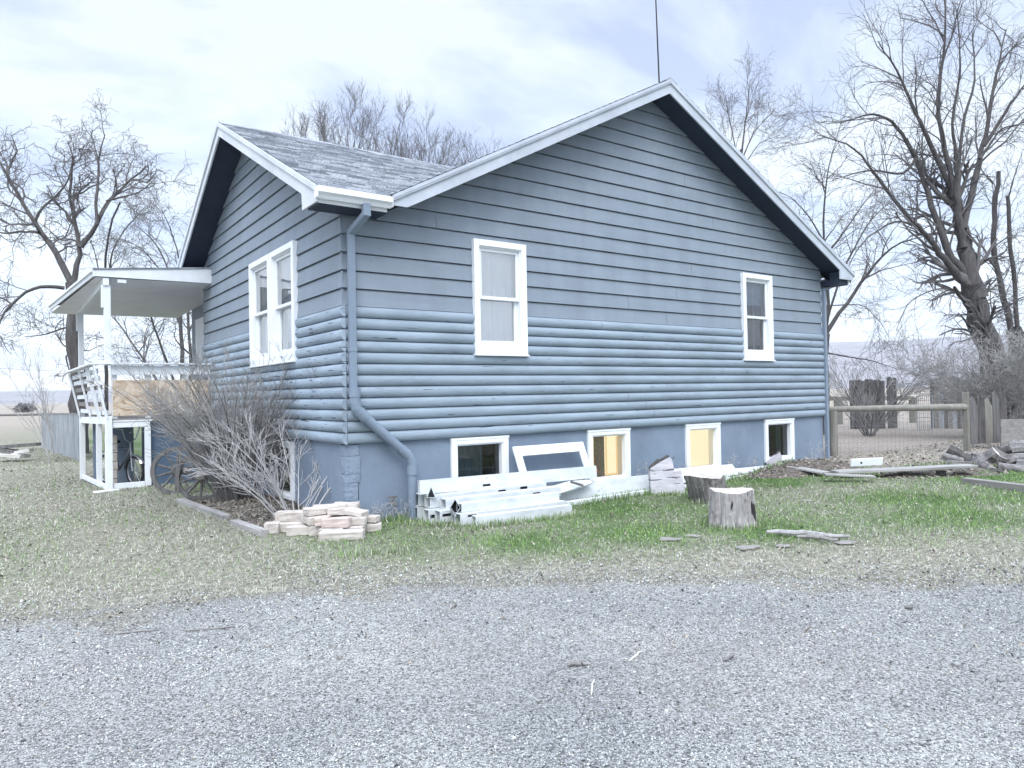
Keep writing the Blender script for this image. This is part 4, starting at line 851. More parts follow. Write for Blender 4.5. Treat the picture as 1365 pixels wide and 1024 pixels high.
# boards along the wall's foot
tag(board('white_board', m_wvinyl, (2.45, -0.42, g0+0.13), (4.78, -0.30, g0+0.11), 0.03, 0.24, up=(0, 0.25, 1)), 'wide white board on edge leaning below the lit windows', 'board')
tag(board('white_board', m_wvinyl, (2.55, -0.62, g0+0.20), (3.45, -0.38, g0+0.26), 0.20, 0.025, up=(0, -0.35, 1)), 'white broken board lying tilted over the end of the rail stack', 'board')
tag(board('splintered_board', m_woodd, (2.98, -0.56, g0+0.30), (3.16, -0.62, g0+0.235), 0.02, 0.035), 'short dark splintered stick on the white broken board', 'stick')
tag(board('white_board', m_wvinyl, (4.95, -0.30, g0+0.16), (6.95, -0.26, g0+0.11), 0.28, 0.035, up=(0, -0.75, 0.66)), 'white board leaning flat below the plain lit window', 'board')
tag(board('white_board', m_wvinyl, (6.95, -0.30, g0+0.10), (8.0, -0.33, g0+0.09), 0.16, 0.03, up=(0, -0.5, 0.8)), 'white board at the far end, leaning on the foundation before the dark window', 'board')
tag(board('edging_strip', m_porchwhite, (2.75, -0.64, g0+0.02), (4.55, -0.58, g0+0.02), 0.05, 0.07), 'thin white edging strip in the grass in front of the wide white board', 'edging')
tag(board('edging_strip', m_porchwhite, (5.05, -0.62, g0+0.025), (7.6, -0.47, g0+0.05), 0.05, 0.07), 'thin white edging strip in the grass behind the two stumps', 'edging')
# grey split slab
sl0, sl1 = np.array([4.39, -0.70, g0-0.01]), np.array([4.80, -1.02, g0-0.01]); e1 = (sl1-sl0)/np.linalg.norm(sl1-sl0); 
def slp(a, b_): return sl0+e1*a+np.array([0.12*b_, 0.16*b_, b_])
mb = MB(); mb.prism([slp(0, 0), slp(0.50, 0), slp(0.49, 0.16), slp(0.46, 0.36), slp(0.36, 0.35), slp(0.34, 0.50), slp(0.30, 0.545), slp(0.15, 0.47), slp(0.0, 0.38)], (0.10, 0.13, -0.03))
o = mb.build('wood_slab', m_slabw, None, bevel=0.012); tag(o, 'grey split slab of wood propped upright against the wall, left of the stumps', 'wood slab')
mb = MB(); mb.prism([slp(0.0, 0.383), slp(0.15, 0.475), slp(0.30, 0.55), slp(0.29, 0.58), slp(0.2, 0.53), slp(0.14, 0.52), slp(0.02, 0.42)], (0.10, 0.13, -0.02)); b_ = mb.build('bark', m_bark, o, bevel=0.004)

# stumps
def stump(cx, cy, r, h, lab, side, seed, lean=(0, 0), flare=1.15):
    rr = np.random.default_rng(seed); n = 56; lv = 12; z0 = G(cx, cy)-0.05; V = []
    t = np.linspace(0, 2*math.pi, n, endpoint=False)
    fl_ = 1+0.06*np.sin(3*t+seed)+0.05*np.sin(5*t+2*seed)+0.035*np.sin(11*t)-0.05*np.clip(np.sin(17*t+seed*3)+0.6*rr.normal(0, 1, n)-0.4, 0, 1)+0.02*rr.normal(0, 1, n)
    for k in range(lv):
        s = k/(lv-1); rad = r*fl_*(1+(flare-1)*(1-s)**2.5*(1+1.6*np.maximum(0, np.sin(4*t+seed))))*(1+0.012*rr.normal(0, 1, n))
        V.append(np.stack([cx+lean[0]*s+rad*np.cos(t), cy+lean[1]*s+rad*np.sin(t), z0+(h+0.05)*s+(0.012*np.sin(2*t+seed) if k == lv-1 else 0)+0*t], -1))
    top = V[-1]; 
    root = T('stump', lab, 'stump', (cx, cy, z0+0.05), None)
    F = [(k*n+i, k*n+(i+1) % n, (k+1)*n+(i+1) % n, (k+1)*n+i) for k in range(lv-1) for i in range(n)]
    mb = MB(); mb.add(np.concatenate(V), F); mb.build('trunk', side, root)
    cen = top.mean(0); rings = [top*1.0]
    for q_ in (0.93, 0.6, 0.3): 
        p = cen+(top-cen)*q_; p[:, 2] += 0.004*rr.normal(0, 1, n)+0.004; rings.append(p)
    mb = MB(); mb.add(np.concatenate(rings+[cen[None]]), [(k*n+i, k*n+(i+1) % n, (k+1)*n+(i+1) % n, (k+1)*n+i) for k in range(3) for i in range(n)]+[(3*n+i, 3*n+(i+1) % n, 4*n) for i in range(n)])
    mb.build('cut_top', m_cut, root); return root
s1 = AZ(980, 700, -0.93); s2 = AZ(953, 668, -0.93)
stump(float(s1[0])+0.1, float(s1[1])+0.13, 0.235, 0.40, 'nearer stump, bleached and split, in front of the darker one', m_stump, 3, flare=1.12)
stump(float(s2[0])+0.1, float(s2[1])+0.13, 0.255, 0.34, 'farther stump with dark furrowed bark, half hidden by the bleached one', m_stumpd, 8, lean=(-0.10, 0.03), flare=1.02)

def chunk(px, py, L, w, h, rz, lab, name='wood_chunk', mat=None):
    p = AZ(px, py, -0.935); x, y = float(p[0]), float(p[1]); rr = random.Random(int(px*py)); n = 12; poly = []
    for k in range(n):
        t = 2*math.pi*k/n; q_ = rr.uniform(0.45, 1.15); poly.append((L/2*math.cos(t)*q_, w/2*math.sin(t)*q_, 0))
    mb = MB(); mb.prism(poly, (0, 0, h*0.6)); o = mb.build(name, mat or m_wood, None, origin=(0, 0, 0), bevel=min(h*0.3, 0.012)); o.location = (x, y, G(x, y)+0.006); o.rotation_euler = (0, 0, rz); return tag(o, lab, 'wood')
chunk(895, 717, 0.34, 0.20, 0.03, RZv, 'flat bleached bark piece on the grass left of the nearer stump')
chunk(996, 730, 0.26, 0.16, 0.05, RZv+.2, 'pale wood chunk at the foot of the nearer stump')
chunk(925, 712, 0.2, 0.12, 0.025, RZv, 'small pale bark flake between the grass tufts near the stump')
chunk(1045, 727, 0.24, 0.12, 0.03, RZv-.1, 'flat pale wood piece beside the long split branch')
chunk(1125, 724, 0.26, 0.16, 0.04, RZv, 'pale wood chunk at the far end of the split branch')
chunk(1075, 668, 0.22, 0.1, 0.03, RZv, 'small grey wood piece on the lawn before the long timber')
chunk(60, 828, 0.10, 0.07, 0.02, 0.3, 'white chip lying on the gravel near its left edge', 'stone_chip')
chunk(860, 803-12, 0.10, 0.07, 0.03, 0.3, 'lone pale stone at the edge between the gravel and grass', 'stone')
for (x0, y0, x1, y1, r_, lab, mt) in ((1022, 712, 1130, 718, 0.030, 'long bleached split branch lying right of the nearer stump', m_timber), (1062, 716, 1118, 722, 0.022, 'thin dark split branch beside the long bleached one', m_wood),
                               (756, 887, 783, 885, 0.012, 'short pale stick lying alone on the gravel', m_wood), (838, 880, 856, 868, 0.006, 'thin bent twig on the gravel right of the short stick', m_pale),
                               (965, 880, 978, 874, 0.008, 'small dark twig on the gravel in the middle', m_woodd), (1206, 811, 1219, 812, 0.010, 'dark stick on the gravel at the right near the grass', m_woodd),
                               (788, 925, 791, 905, 0.005, 'curved thin stem standing off the gravel', m_pale), (130, 848, 215, 840, 0.006, 'long thin straw stem lying across the gravel edge at the left', m_wood), (245, 842, 320, 836, 0.007, 'second long straw stem on the gravel, right of the first', m_wood)):
    a = AZ(x0, y0, -0.93); b2 = AZ(x1, y1, -0.93); pts = []
    for k in range(7):
        p = a+(b2-a)*k/6; pts.append((p[0]+random.uniform(-1, 1)*r_*1.5, p[1]+random.uniform(-1, 1)*r_*1.5, G(p[0], p[1])+r_*0.9+0.014+random.uniform(0, r_*0.5)))
    mb = MB(); mb.tube(pts, [r_*q_ for q_ in (0.6, 0.9, 1, 1, 0.9, 0.8, 0.5)], 7); o = mb.build('branch' if r_ > 0.015 else 'stick', mt, None); tag(o, lab, 'stick')

# bed edging
for (a, b2, lab) in (((240, 668), (302, 692), 'weathered edging timber of the bed, the end by the wagon wheels'), ((312, 697), (352, 712), 'weathered edging timber of the bed, the short end by the block heap')):
    p, q_ = AZ(*a, -0.93), AZ(*b2, -0.93); tag(board('edging_timber', m_timber, (p[0], p[1], G(p[0], p[1])+0.01), (q_[0], q_[1], G(q_[0], q_[1])+0.02), 0.10, 0.09), lab, 'timber')
p, q_ = AZ(128, 659, -0.98), AZ(156, 655, -0.98)
tag(board('plank', m_white, (p[0], p[1], G(p[0], p[1])+0.02), (q_[0], q_[1], G(q_[0], q_[1])+0.02), 0.16, 0.03), 'short white plank on the ground before the storage bay', 'plank')

# wagon wheels
def wagon_wheel(c, R, lab, hubbed, tilt, yaw):
    root = T('wagon_wheel', lab, 'wagon wheel', c, 'old wagon wheels by the bush')
    mb = MB(); n = 40; prof = [(R, -0.03), (R, 0.03), (R-0.065, 0.03), (R-0.065, -0.03)]; V = []
    for k in range(n):
        t = 2*math.pi*k/n
        for r_, o_ in prof: V.append((r_*math.cos(t), o_, r_*math.sin(t)))
    F = [(k*4+j, k*4+(j+1) % 4, ((k+1) % n)*4+(j+1) % 4, ((k+1) % n)*4+j) for k in range(n) for j in range(4)]
    mb.add(np.array(V)+np.array(c), F); mb.build('rim', m_woodd, root)
    for k in range(10):
        t = 2*math.pi*k/10+0.25; mb = MB(); mb.tube([np.array(c)+np.array([math.cos(t)*0.06, 0, math.sin(t)*0.06]), np.array(c)+np.array([math.cos(t)*R*0.5, 0, math.sin(t)*R*0.5]), np.array(c)+np.array([math.cos(t)*(R-0.05), 0, math.sin(t)*(R-0.05)])], [0.024, 0.018, 0.015], 7); mb.build('spoke', m_woodd, root)
    mb = MB(); mb.tube([np.array(c)+np.array([0, o_, 0]) for o_ in (-0.10, -0.08, -0.03, 0.06, 0.10)], [0.055, 0.07, 0.085, 0.08, 0.05], 16); mb.build('hub', m_woodd if not hubbed else m_pole, root)
    root.rotation_euler = (tilt, 0, yaw)
wagon_wheel((-0.86, 3.42, -0.585), 0.38, 'nearer wooden wagon wheel with a pale hub, leaning in the bush', True, -0.10, RZv*0.6)
wagon_wheel((-1.0, 4.55, -0.58), 0.39, 'farther wooden wagon wheel, partly behind the other one and against the blue wall', False, -0.12, RZv*0.5)
# what leans behind the wheels
for (px, py, dpt, w, h, lab) in ((246, 627, 11.6, 0.14, 0.07, 'pale brick seen between the spokes of the nearer wheel, lower one'), (264, 610, 11.7, 0.14, 0.055, 'pale brick near the top of the nearer wheel')):
    p = D(px, py, dpt); o = tag(block((float(p[0]), float(p[1]), float(p[2])), w, 0.10, h, RZv-0.3, lab), lab, 'brick', 'bricks behind the wagon wheel')
for i, (px, w, lab) in enumerate(((232, 0.05, 'grey upright stake between the two wagon wheels'), (252, 0.05, 'dark upright stake behind the nearer wagon wheel'), (270, 0.16, 'dark wide plank behind the hub of the nearer wheel'), (292, 0.2, 'dark plank standing in the bush right of the wagon wheels'))):
    p = AZ(px, 656, -0.95); d_ = 0.55 if i else 0.2; x_, y_ = float(p[0])+ayy[0]*d_, float(p[1])+ayy[1]*d_
    tag(board('stake', m_pole if i == 0 else m_woodd, (x_, y_, G(x_, y_)-0.02), (x_+0.01, y_+0.06, G(x_, y_)+(0.62, 0.6, 0.68, 0.55)[i]), w, 0.03, up=(0.5, 0.8, 0)), lab, 'stake')

# bicycle in the bay under the porch
def bicycle():
    a = np.array([-1.28, 6.95, 0]); b2 = np.array([-1.66, 7.85, 0]); zg = G(-1.4, 7.3)+0.02; a[2] = b2[2] = zg+0.27
    root = T('bicycle', 'old grey bicycle with high curved handlebar parked under the porch', 'bicycle', ((a[0]+b2[0])/2, (a[1]+b2[1])/2, zg))
    dv = (b2-a)/np.linalg.norm(b2-a); up = np.array([0, 0, 1.0]); sd = np.cross(dv, up)
    for c, nm in ((a, 'wheel'), (b2, 'wheel')):
        w = E('wheel', root, c); R = 0.26; ts = np.linspace(0, 2*math.pi, 29)
        mb = MB(); mb.tube([c+dv*R*math.cos(t)+up*R*math.sin(t) for t in ts], 0.024, 8, caps=False); mb.build('tyre', m_black, w)
        mb = MB(); mb.tube([c+dv*(R-.028)*math.cos(t)+up*(R-.028)*math.sin(t) for t in ts], 0.010, 6, caps=False); mb.build('rim', m_chrome, w)
        mb = MB()
        for k in range(14):
            t = k*2*math.pi/14; mb.tube([c, c+dv*(R-.03)*math.cos(t)+up*(R-.03)*math.sin(t)], 0.0025, 4)
        mb.build('spoke', m_chrome, w)['kind'] = 'stuff'
        mb = MB(); tt = np.linspace(0.1, 2.6, 12) if c is a else np.linspace(0.3, 3.0, 12)
        vs = []; 
        for t in tt:
            for s_, r_ in ((-0.045, R+.03), (-0.02, R+.05), (0.02, R+.05), (0.045, R+.03)): vs.append(c+dv*r_*math.cos(t)*(1 if c is b2 else 1)+up*r_*math.sin(t)+sd*s_)
        mb.add(vs, [(i*4+j, i*4+j+1, i*4+4+j+1, i*4+4+j) for i in range(11) for j in range(3)]); mb.build('mudguard', m_chrome, root)
    head = a+dv*0.14+up*0.42; crank = a+dv*0.52+up*0.0; seat = a+dv*0.66+up*0.42
    mb = MB()
    for p, q_, r_ in ((head, crank, .018), (head, seat, .016), (seat, crank, .016), (crank, b2, .012), (seat, b2, .011), (head, a+sd*.05, .013), (head, a-sd*.05, .013)): mb.tube([p, q_], r_, 8)
    mb.build('frame', m_metal, root)
    mb = MB(); st = head+up*0.10
    mb.tube([head, st], 0.013, 8)
    for s_ in (-1, 1): mb.tube([st, st+sd*s_*0.10+up*0.08, st+sd*s_*0.16+up*0.26-dv*0.02, st+sd*s_*0.24+up*0.30+dv*0.10, st+sd*s_*0.27+up*0.29+dv*0.22], 0.012, 8)
    mb.build('handlebar', m_chrome, root)
    mb = MB(); sp = seat+up*0.12; mb.tube([seat, sp], 0.012, 8); mb.tube([sp-dv*0.16, sp-dv*0.08, sp+dv*0.06, sp+dv*0.12], [0.02, 0.035, 0.085, 0.05], 10); mb.build('saddle', m_black, root)
bicycle()
for i, (x_, y_, h_, lab) in enumerate(((-1.62, 7.0, 0.95, 'stack of rough tan boards standing in the bay behind the corner stud'),)):
    rt = T('board_stack', lab, 'boards', (x_, y_, G(x_, y_)))
    for k in range(6): 
        mb = MB(); mb.box(x_-0.10+0.01*random.random(), x_+0.05+0.02*random.random(), y_, y_+0.5, G(x_, y_)+k*0.16, G(x_, y_)+k*0.16+0.15); mb.build('board', m_brick, rt, bevel=0.004)

# ------------------------------------------------------------------ right-hand side: fences, timbers, firewood
def pole_fence():
    root = T('pole_fence', 'round pole rail fence with square wire mesh between the house and the picket boards', 'fence', (12.0, -0.5, -0.85))
    a = np.array([10.62, 0.10]); b2 = np.array([13.42, -1.27]); za, zb2 = G(*a), -0.83
    mb = MB(); mb.tube([(a[0], a[1], za-0.1), (a[0], a[1], 0.085)], 0.085, 12); mb.build('post', m_pole, root)
    mb = MB(); mb.bar((b2[0], b2[1], zb2-0.1), (b2[0], b2[1], 0.42), 0.105, 0.105, (0, 1, 0)); mb.build('post', m_pole, root, bevel=0.008)
    pA = AY(1093, 547, 0.02); mb = MB(); dirv = (b2-a)/np.linalg.norm(b2-a)
    mb.tube([(a[0]-dirv[0]*0.35, a[1]-dirv[1]*0.35, 0.125), (12.0, -0.57, 0.115), (b2[0], b2[1], 0.10)], [0.055, 0.065, 0.075], 12); mb.build('rail', m_pole, root)
    mb = MB(); n = 33
    for k in range(n):
        p = a+(b2-a)*k/(n-1); mb.tube([(p[0], p[1]-0.05, -0.86), (p[0], p[1]-0.05, 0.10)], 0.0022, 4, caps=False)
    for z in (-0.84, -0.76, -0.68, -0.58, -0.48, -0.36, -0.24, -0.10, 0.04): mb.tube([(a[0], a[1]-0.05, z), (b2[0], b2[1]-0.05, z)], 0.0022, 4, caps=False)
    mb.build('wire_mesh', m_wire, root, recalc=False)
pole_fence()
def picket_run(p0, p1, n, zt, lab, mat, jag=0.05, name='plank_fence', gap=0.006, rails=True, zb=None, seed=1, pointed=False):
    rr = random.Random(seed); p0 = np.array(p0, float); p1 = np.array(p1, float); L = np.linalg.norm(p1-p0); dv = (p1-p0)/L; w = L/n
    root = T(name, lab, 'fence', ((p0[0]+p1[0])/2, (p0[1]+p1[1])/2, G(*((p0+p1)/2))))
    nv = np.array([-dv[1], dv[0]])
    for k in range(n):
        a = p0+dv*w*k; b2 = p0+dv*(w*(k+1)-gap); z0 = (zb if zb is not None else G(*a)); t0 = zt+rr.uniform(-jag, jag); t1 = zt+rr.uniform(-jag, jag)*1.0
        if pointed: poly = [(a[0], a[1], z0), (b2[0], b2[1], z0), (b2[0], b2[1], t0-0.20), ((a[0]*.6+b2[0]*.4), (a[1]*.6+b2[1]*.4), t0), (a[0], a[1], t0-0.06)]
        else: poly = [(a[0], a[1], z0), (b2[0], b2[1], z0), (b2[0], b2[1], t0-0.03), (b2[0]-dv[0]*w*.2, b2[1]-dv[1]*w*.2, t0), (a[0]+dv[0]*w*.2, a[1]+dv[1]*w*.2, t0), (a[0], a[1], t0-0.03)]
        mb = MB(); mb.prism(poly, (nv[0]*0.022, nv[1]*0.022, 0)); mb.build('plank', mat[k % len(mat)] if isinstance(mat, list) else mat, root)
    if rails:
        for z in (zt-0.3, (zt+G(*p0))/2-0.15):
            mb = MB(); mb.bar((*(p0+nv*0.045), z), (*(p1+nv*0.045), z), 0.04, 0.09); mb.build('rail', mat, root)
    return root
pk0, pk1 = D(1293, 530, 15.6), D(1342, 530, 15.9)
picket_run(pk0[:2], pk1[:2], 5, 0.36, 'short run of dark pointed picket boards beside the square post', [m_woodd, m_bark, m_pole, m_woodd, m_bark], 0.09, zb=-0.72, seed=4, pointed=True)
mb = MB(); pa, pb_ = D(1334, 560, 15.3), D(1385, 560, 15.3); mb.prism([(pa[0], pa[1], -0.85), (pb_[0], pb_[1], -0.85), (pb_[0], pb_[1], -0.18), (pa[0], pa[1], -0.18)], (0.02, 0.03, 0)); tag(mb.build('panel', m_wood, None), 'pale grey sheet standing behind the firewood pile', 'panel')
f0, f1 = D(1133, 540, 23.5), D(1180, 540, 23.5)
picket_run(f0[:2], f1[:2], 9, 0.80, 'tall weathered plank fence panel behind the bare bush', [m_woodd, m_bark, m_woodd], 0.03, seed=5)
f0, f1 = D(1183, 540, 23.5), D(1196, 540, 23.5); picket_run(f0[:2], f1[:2], 2, 0.86, 'narrow pair of dark planks at the gateway opening', m_woodd, 0.04, seed=6)
f0, f1 = D(1240, 540, 23.0), D(1294, 540, 22.5); picket_run(f0[:2], f1[:2], 9, 0.80, 'tall bluish grey plank fence panel left of the big tree', [m_woodd, m_wood, m_sheet], 0.04, seed=7)
f0, f1 = D(1292, 540, 21.0), D(1318, 540, 20.5); picket_run(f0[:2], f1[:2], 4, 0.50, 'low plank fence piece with a top bar next to the tree trunk', m_woodd, 0.03, seed=9)
# farther post and rail fence seen through the gateway
root = T('rail_fence', 'low wooden post and rail fence seen through the gateway', 'fence', D(1190, 570, 27))
pts = [D(px, 531, 27) for px in (1100, 1117, 1200, 1217)]
for p in (pts[1], pts[3]):
    mb = MB(); mb.bar((p[0], p[1], -0.9), (p[0], p[1], p[2]+0.02), 0.22, 0.22, (0, 1, 0)); mb.build('post', m_pole, root)
mb = MB(); mb.bar(pts[0]-np.array([.8, -.6, 0]), pts[3], 0.1, 0.16); mb.build('rail', m_pole, root)
root = T('wire_gate', 'thin tubular wire gate in front of the bluish plank panel', 'gate', D(1232, 560, 22))
ga, gb2 = D(1222, 530, 22), D(1243, 530, 22); mb = MB(); zt_, zl_ = D(1225, 528, 22)[2], -0.8
mb.tube([(ga[0], ga[1], zl_), (ga[0], ga[1], zt_), (gb2[0], gb2[1], zt_), (gb2[0], gb2[1], zl_)], 0.02, 6); mb.build('frame', m_metal, root)
mb = MB()
for k in range(1, 8):
    p = ga+(gb2-ga)*k/8; mb.tube([(p[0], p[1], zl_), (p[0], p[1], zt_)], 0.006, 4)
for k in range(1, 8):
    z = zl_+(zt_-zl_)*k/8; mb.tube([(ga[0], ga[1], z), (gb2[0], gb2[1], z)], 0.006, 4)
mb.build('wire_mesh', m_wire, root)

# long timber, planks on the ground
p, q_ = AZ(1112, 631, -0.82), AZ(1297, 622, -0.76)
o = tag(board('long_timber', m_timber, (p[0], p[1], -0.80), (q_[0], q_[1], -0.75), 0.26, 0.045, bevel=0.006), 'long flat grey timber raised off the ground between lawn and wire fence', 'timber')
for t in (0.12, 0.8):
    c = p+(q_-p)*t; tag(board('timber_block', m_woodd, (c[0]-.02, c[1]+.12, -0.86), (c[0]+.08, c[1]+.04, -0.86), 0.09, 0.07), 'dark short block propping the long timber at its '+('house' if t < .5 else 'firewood')+' end', 'block')
p, q_ = AZ(1134, 617, -0.73), AZ(1176, 615, -0.73); o = tag(board('painted_board', m_white, p, q_, 0.03, 0.13, up=(0, -0.2, 1)), 'short white painted board with a knot hole standing on the long timber', 'board')
p = AZ(1147, 617, -0.73); mb = MB(); mb.tube([(p[0]-0.015, p[1]-0.025, p[2]), (p[0]-0.012, p[1]-0.020, p[2])], 0.018, 10)
kn = mb.build('knot_hole', m_dark, None, origin=(p[0], p[1], p[2])); kn.parent = o; kn.matrix_parent_inverse = o.matrix_world.inverted() if False else (Matrix.Translation(Vector((0, 0, 0)))); bpy.context.view_layer.update(); kn.matrix_parent_inverse = o.matrix_world.inverted()
for (a, b2, w, lab) in (((1055, 624), (1100, 632), 0.22, 'pale plank half buried in leaves near the house corner'), ((1098, 634), (1165, 637), 0.16, 'long pale plank lying flat in front of the long timber')):
    p, q_ = AZ(*a, -0.80), AZ(*b2, -0.84); tag(board('plank', m_timber, (p[0], p[1], -0.78), (q_[0], q_[1], -0.82), w, 0.03), lab, 'plank')
p, q_ = AZ(1286, 639, -0.85), AZ(1420, 655, -0.85); tag(board('edging_timber', m_wood, (p[0], p[1], -0.89), (q_[0], q_[1], -0.89), 0.14, 0.13), 'squared grey timber lying in front of the firewood pile', 'timber')
p = AZ(1027, 617, -0.8); tag(board('broken_slat', m_slabw, (p[0]-0.1, p[1], -0.85), (p[0]+0.25, p[1]-0.05, -0.66), 0.02, 0.16), 'tilted grey broken slat leaning in the dark basement window corner', 'slat')

def firewood(p0, p1, r, lab, half=False, seed=0):
    rr = np.random.default_rng(seed); p0 = np.array(p0, float); p1 = np.array(p1, float); n = 14; k = 6
    pts = [p0+(p1-p0)*i/(k-1)+rr.normal(0, r*0.12, 3) for i in range(k)]
    d_ = (p1-p0)/np.linalg.norm(p1-p0); a = np.cross(d_, [0, 0, 1.0]); a /= np.linalg.norm(a); b_ = np.cross(a, d_); fl_ = 1+0.14*rr.normal(0, 1, n)
    if half: fl_ = fl_*np.where(np.cos(np.linspace(0, 2*math.pi, n, endpoint=False)+seed) > 0.2, 0.45, 1.05)
    V = []
    for i, p in enumerate(pts):
        for j in range(n):
            t = 2*math.pi*j/n; V.append(p+(a*math.cos(t)+b_*math.sin(t))*r*fl_[j]*(1+0.05*rr.normal()))
    mb = MB(); mb.add(V, [(i*n+j, i*n+(j+1) % n, (i+1)*n+(j+1) % n, (i+1)*n+j) for i in range(k-1) for j in range(n)]); mb.cur = 1
    o_ = len(mb.v)*0; mb.add([V[j] for j in range(n)], [tuple(range(n))]); mb.add([V[(k-1)*n+j] for j in range(n)], [tuple(range(n))])
    o = mb.build('firewood_log', [m_barkl if seed % 4 else m_bark, m_cut], None); return tag(o, lab, 'log', 'firewood logs in the pile at the right')
fw = [((1262, 603), (1306, 625), 0.10, 'long firewood log slanting down over the left end of the pile', 12.9), ((1258, 611), (1283, 618), 0.06, 'dark slim log at the far left of the firewood pile, upper', 12.8), ((1262, 620), (1296, 622), 0.05, 'thin flat log under the slanting one at the left of the pile', 12.6),
      ((1297, 626), (1330, 605), 0.09, 'split log leaning upright in the middle of the firewood pile', 12.4), ((1303, 612), (1345, 600), 0.07, 'bluish split log across the back of the firewood pile', 12.9), ((1308, 622), (1322, 628), 0.075, 'short log with a round pale sawn end facing the drive', 12.1),
      ((1318, 606), (1348, 618), 0.11, 'large half round log on the right part of the pile', 12.5), ((1335, 603), (1375, 600), 0.09, 'pale log on the very top right of the pile', 12.8), ((1278, 630), (1288, 637), 0.06, 'short dark log end at the foot of the pile by the long timber', 12.0), ((1288, 633), (1315, 636), 0.045, 'thin split log lying at the foot of the pile', 11.9),
      ((1340, 618), (1390, 612), 0.13, 'thick dark log at the right side of the pile, below the pale top log', 12.4), ((1275, 612), (1300, 606), 0.06, 'small log tucked behind the slanting one', 13.2), ((1325, 600), (1352, 604), 0.05, 'thin dark log on top of the pile near the grey sheet', 13.1), ((1296, 612), (1322, 618), 0.08, 'log wedged between the slanting log and the upright one', 12.6), ((1270, 625), (1300, 629), 0.06, 'low log resting along the end of the long timber', 12.2), ((1345, 596), (1400, 592), 0.08, 'log at the back of the pile against the grey sheet', 13.3), ((1312, 630), (1340, 634), 0.07, 'log lying low in front of the sawn round end', 11.9), ((1355, 622), (1395, 626), 0.09, 'thick log in the lower right corner of the pile', 12.2), ((1330, 625), (1372, 632), 0.08, 'log low on the right of the pile, in the chips', 12.1)]
for i, (a, b2, r_, lab, t) in enumerate(fw): firewood(D(*a, t+0.15)+np.array([0, 0, .03]), D(*b2, t-0.1)+np.array([0, 0, .03]), r_*1.05, lab, i in (3, 6, 4, 9, 11), i)

# ------------------------------------------------------------------ left side distance
pa, pb_ = D(108, 580, 21.6), D(56, 580, 28.5)
mb = MB(); n = 90; V = []
dvv = (pb_-pa)[:2]; Ld = np.linalg.norm(dvv); dvv /= Ld; nvv = np.array([-dvv[1], dvv[0]])
for i in range(n+1):
    t = i/n; c = pa[:2]+dvv*Ld*t+nvv*0.035*math.sin(i*1.57)
    V += [(c[0], c[1], -1.5), (c[0], c[1], 0.18+0.01*math.sin(i*0.9)-0.09*t)]
mb.add(V, [(2*i, 2*i+2, 2*i+3, 2*i+1) for i in range(n)]); rt = T('metal_fence', 'low corrugated sheet metal fence running away behind the porch', 'fence', (pa[0], pa[1], -1.2)); mb.build('sheet', m_sheet, rt, recalc=False)
mb = MB(); mb.bar((pa[0], pa[1], 0.195), (pb_[0], pb_[1], 0.105), 0.05, 0.05); mb.build('top_rail', m_wood, rt)
rt = T('pipe_fence', 'far low dark rail along the edge of the field at the left', 'fence', D(20, 556, 60)); mb = MB(); mb.tube([D(-60, 553, 60), D(0, 553.5, 60), D(62, 552.5, 55)], 0.10, 6); mb.build('rail', m_woodd, rt)
for i, (a, b2, mt, lab) in enumerate((((0, 606), (34, 608), m_pale, 'pale broad plank in the scrap heap at the far left'), ((-10, 598), (22, 602), m_woodd, 'dark plank in the scrap heap at the far left'), ((18, 604), (42, 600), m_pale, 'narrow pale plank in the scrap heap at the far left'), ((0, 596), (52, 592), m_woodd, 'long dark pole lying behind the scrap heap'))):
    p, q_ = D(*a, 22), D(*b2, 22); tag(board('plank', mt, p, q_, 0.5 if i == 0 else 0.22, 0.10), lab, 'plank')

# ------------------------------------------------------------------ trees and shrubs
def frames(P):
    Tn = np.empty_like(P); Tn[:, 1:-1] = P[:, 2:]-P[:, :-2]; Tn[:, 0] = P[:, 1]-P[:, 0]; Tn[:, -1] = P[:, -1]-P[:, -2]
    Tn /= np.linalg.norm(Tn, axis=2, keepdims=True)+1e-9
    ref = np.where(np.abs(Tn[:, :1, 2:3]) < 0.9, np.array([0, 0, 1.0]), np.array([1.0, 0, 0])); ref = np.broadcast_to(ref, Tn.shape)
    A = np.cross(Tn, ref); A /= np.linalg.norm(A, axis=2, keepdims=True)+1e-9; return A, np.cross(Tn, A)
def tubes(lines, sides):
    """lines: list of (pts (k,3), radii (k,)) -> verts, quads"""
    by = {}
    for p, r in lines: by.setdefault(len(p), []).append((p, r))
    VS, FS, base = [], [], 0
    for k, L in by.items():
        P = np.array([l[0] for l in L]); R = np.array([l[1] for l in L]); A, B2 = frames(P); n = len(L)
        t = np.arange(sides)*2*math.pi/sides
        V = P[:, :, None]+R[:, :, None, None]*(A[:, :, None]*np.cos(t)[None, None, :, None]+B2[:, :, None]*np.sin(t)[None, None, :, None])
        I = np.arange(n*k*sides).reshape(n, k, sides)+base; J = np.roll(I, -1, 2)
        VS.append(V.reshape(-1, 3)); FS.append(np.stack([I[:, :-1], J[:, :-1], J[:, 1:], I[:, 1:]], -1).reshape(-1, 4)); base += n*k*sides
    return np.concatenate(VS), np.concatenate(FS)
def resample(pts, k):
    pts = np.array(pts, float); c = np.concatenate([[0], np.cumsum(np.linalg.norm(np.diff(pts, axis=0), axis=1))]); s = np.linspace(0, c[-1], k)
    out = np.stack([np.interp(s, c, pts[:, i]) for i in range(3)], -1)
    for _ in range(2): out[1:-1] = out[1:-1]*0.5+(out[:-2]+out[2:])*0.25
    return out
def unit(v): return v/(np.linalg.norm(v)+1e-9)
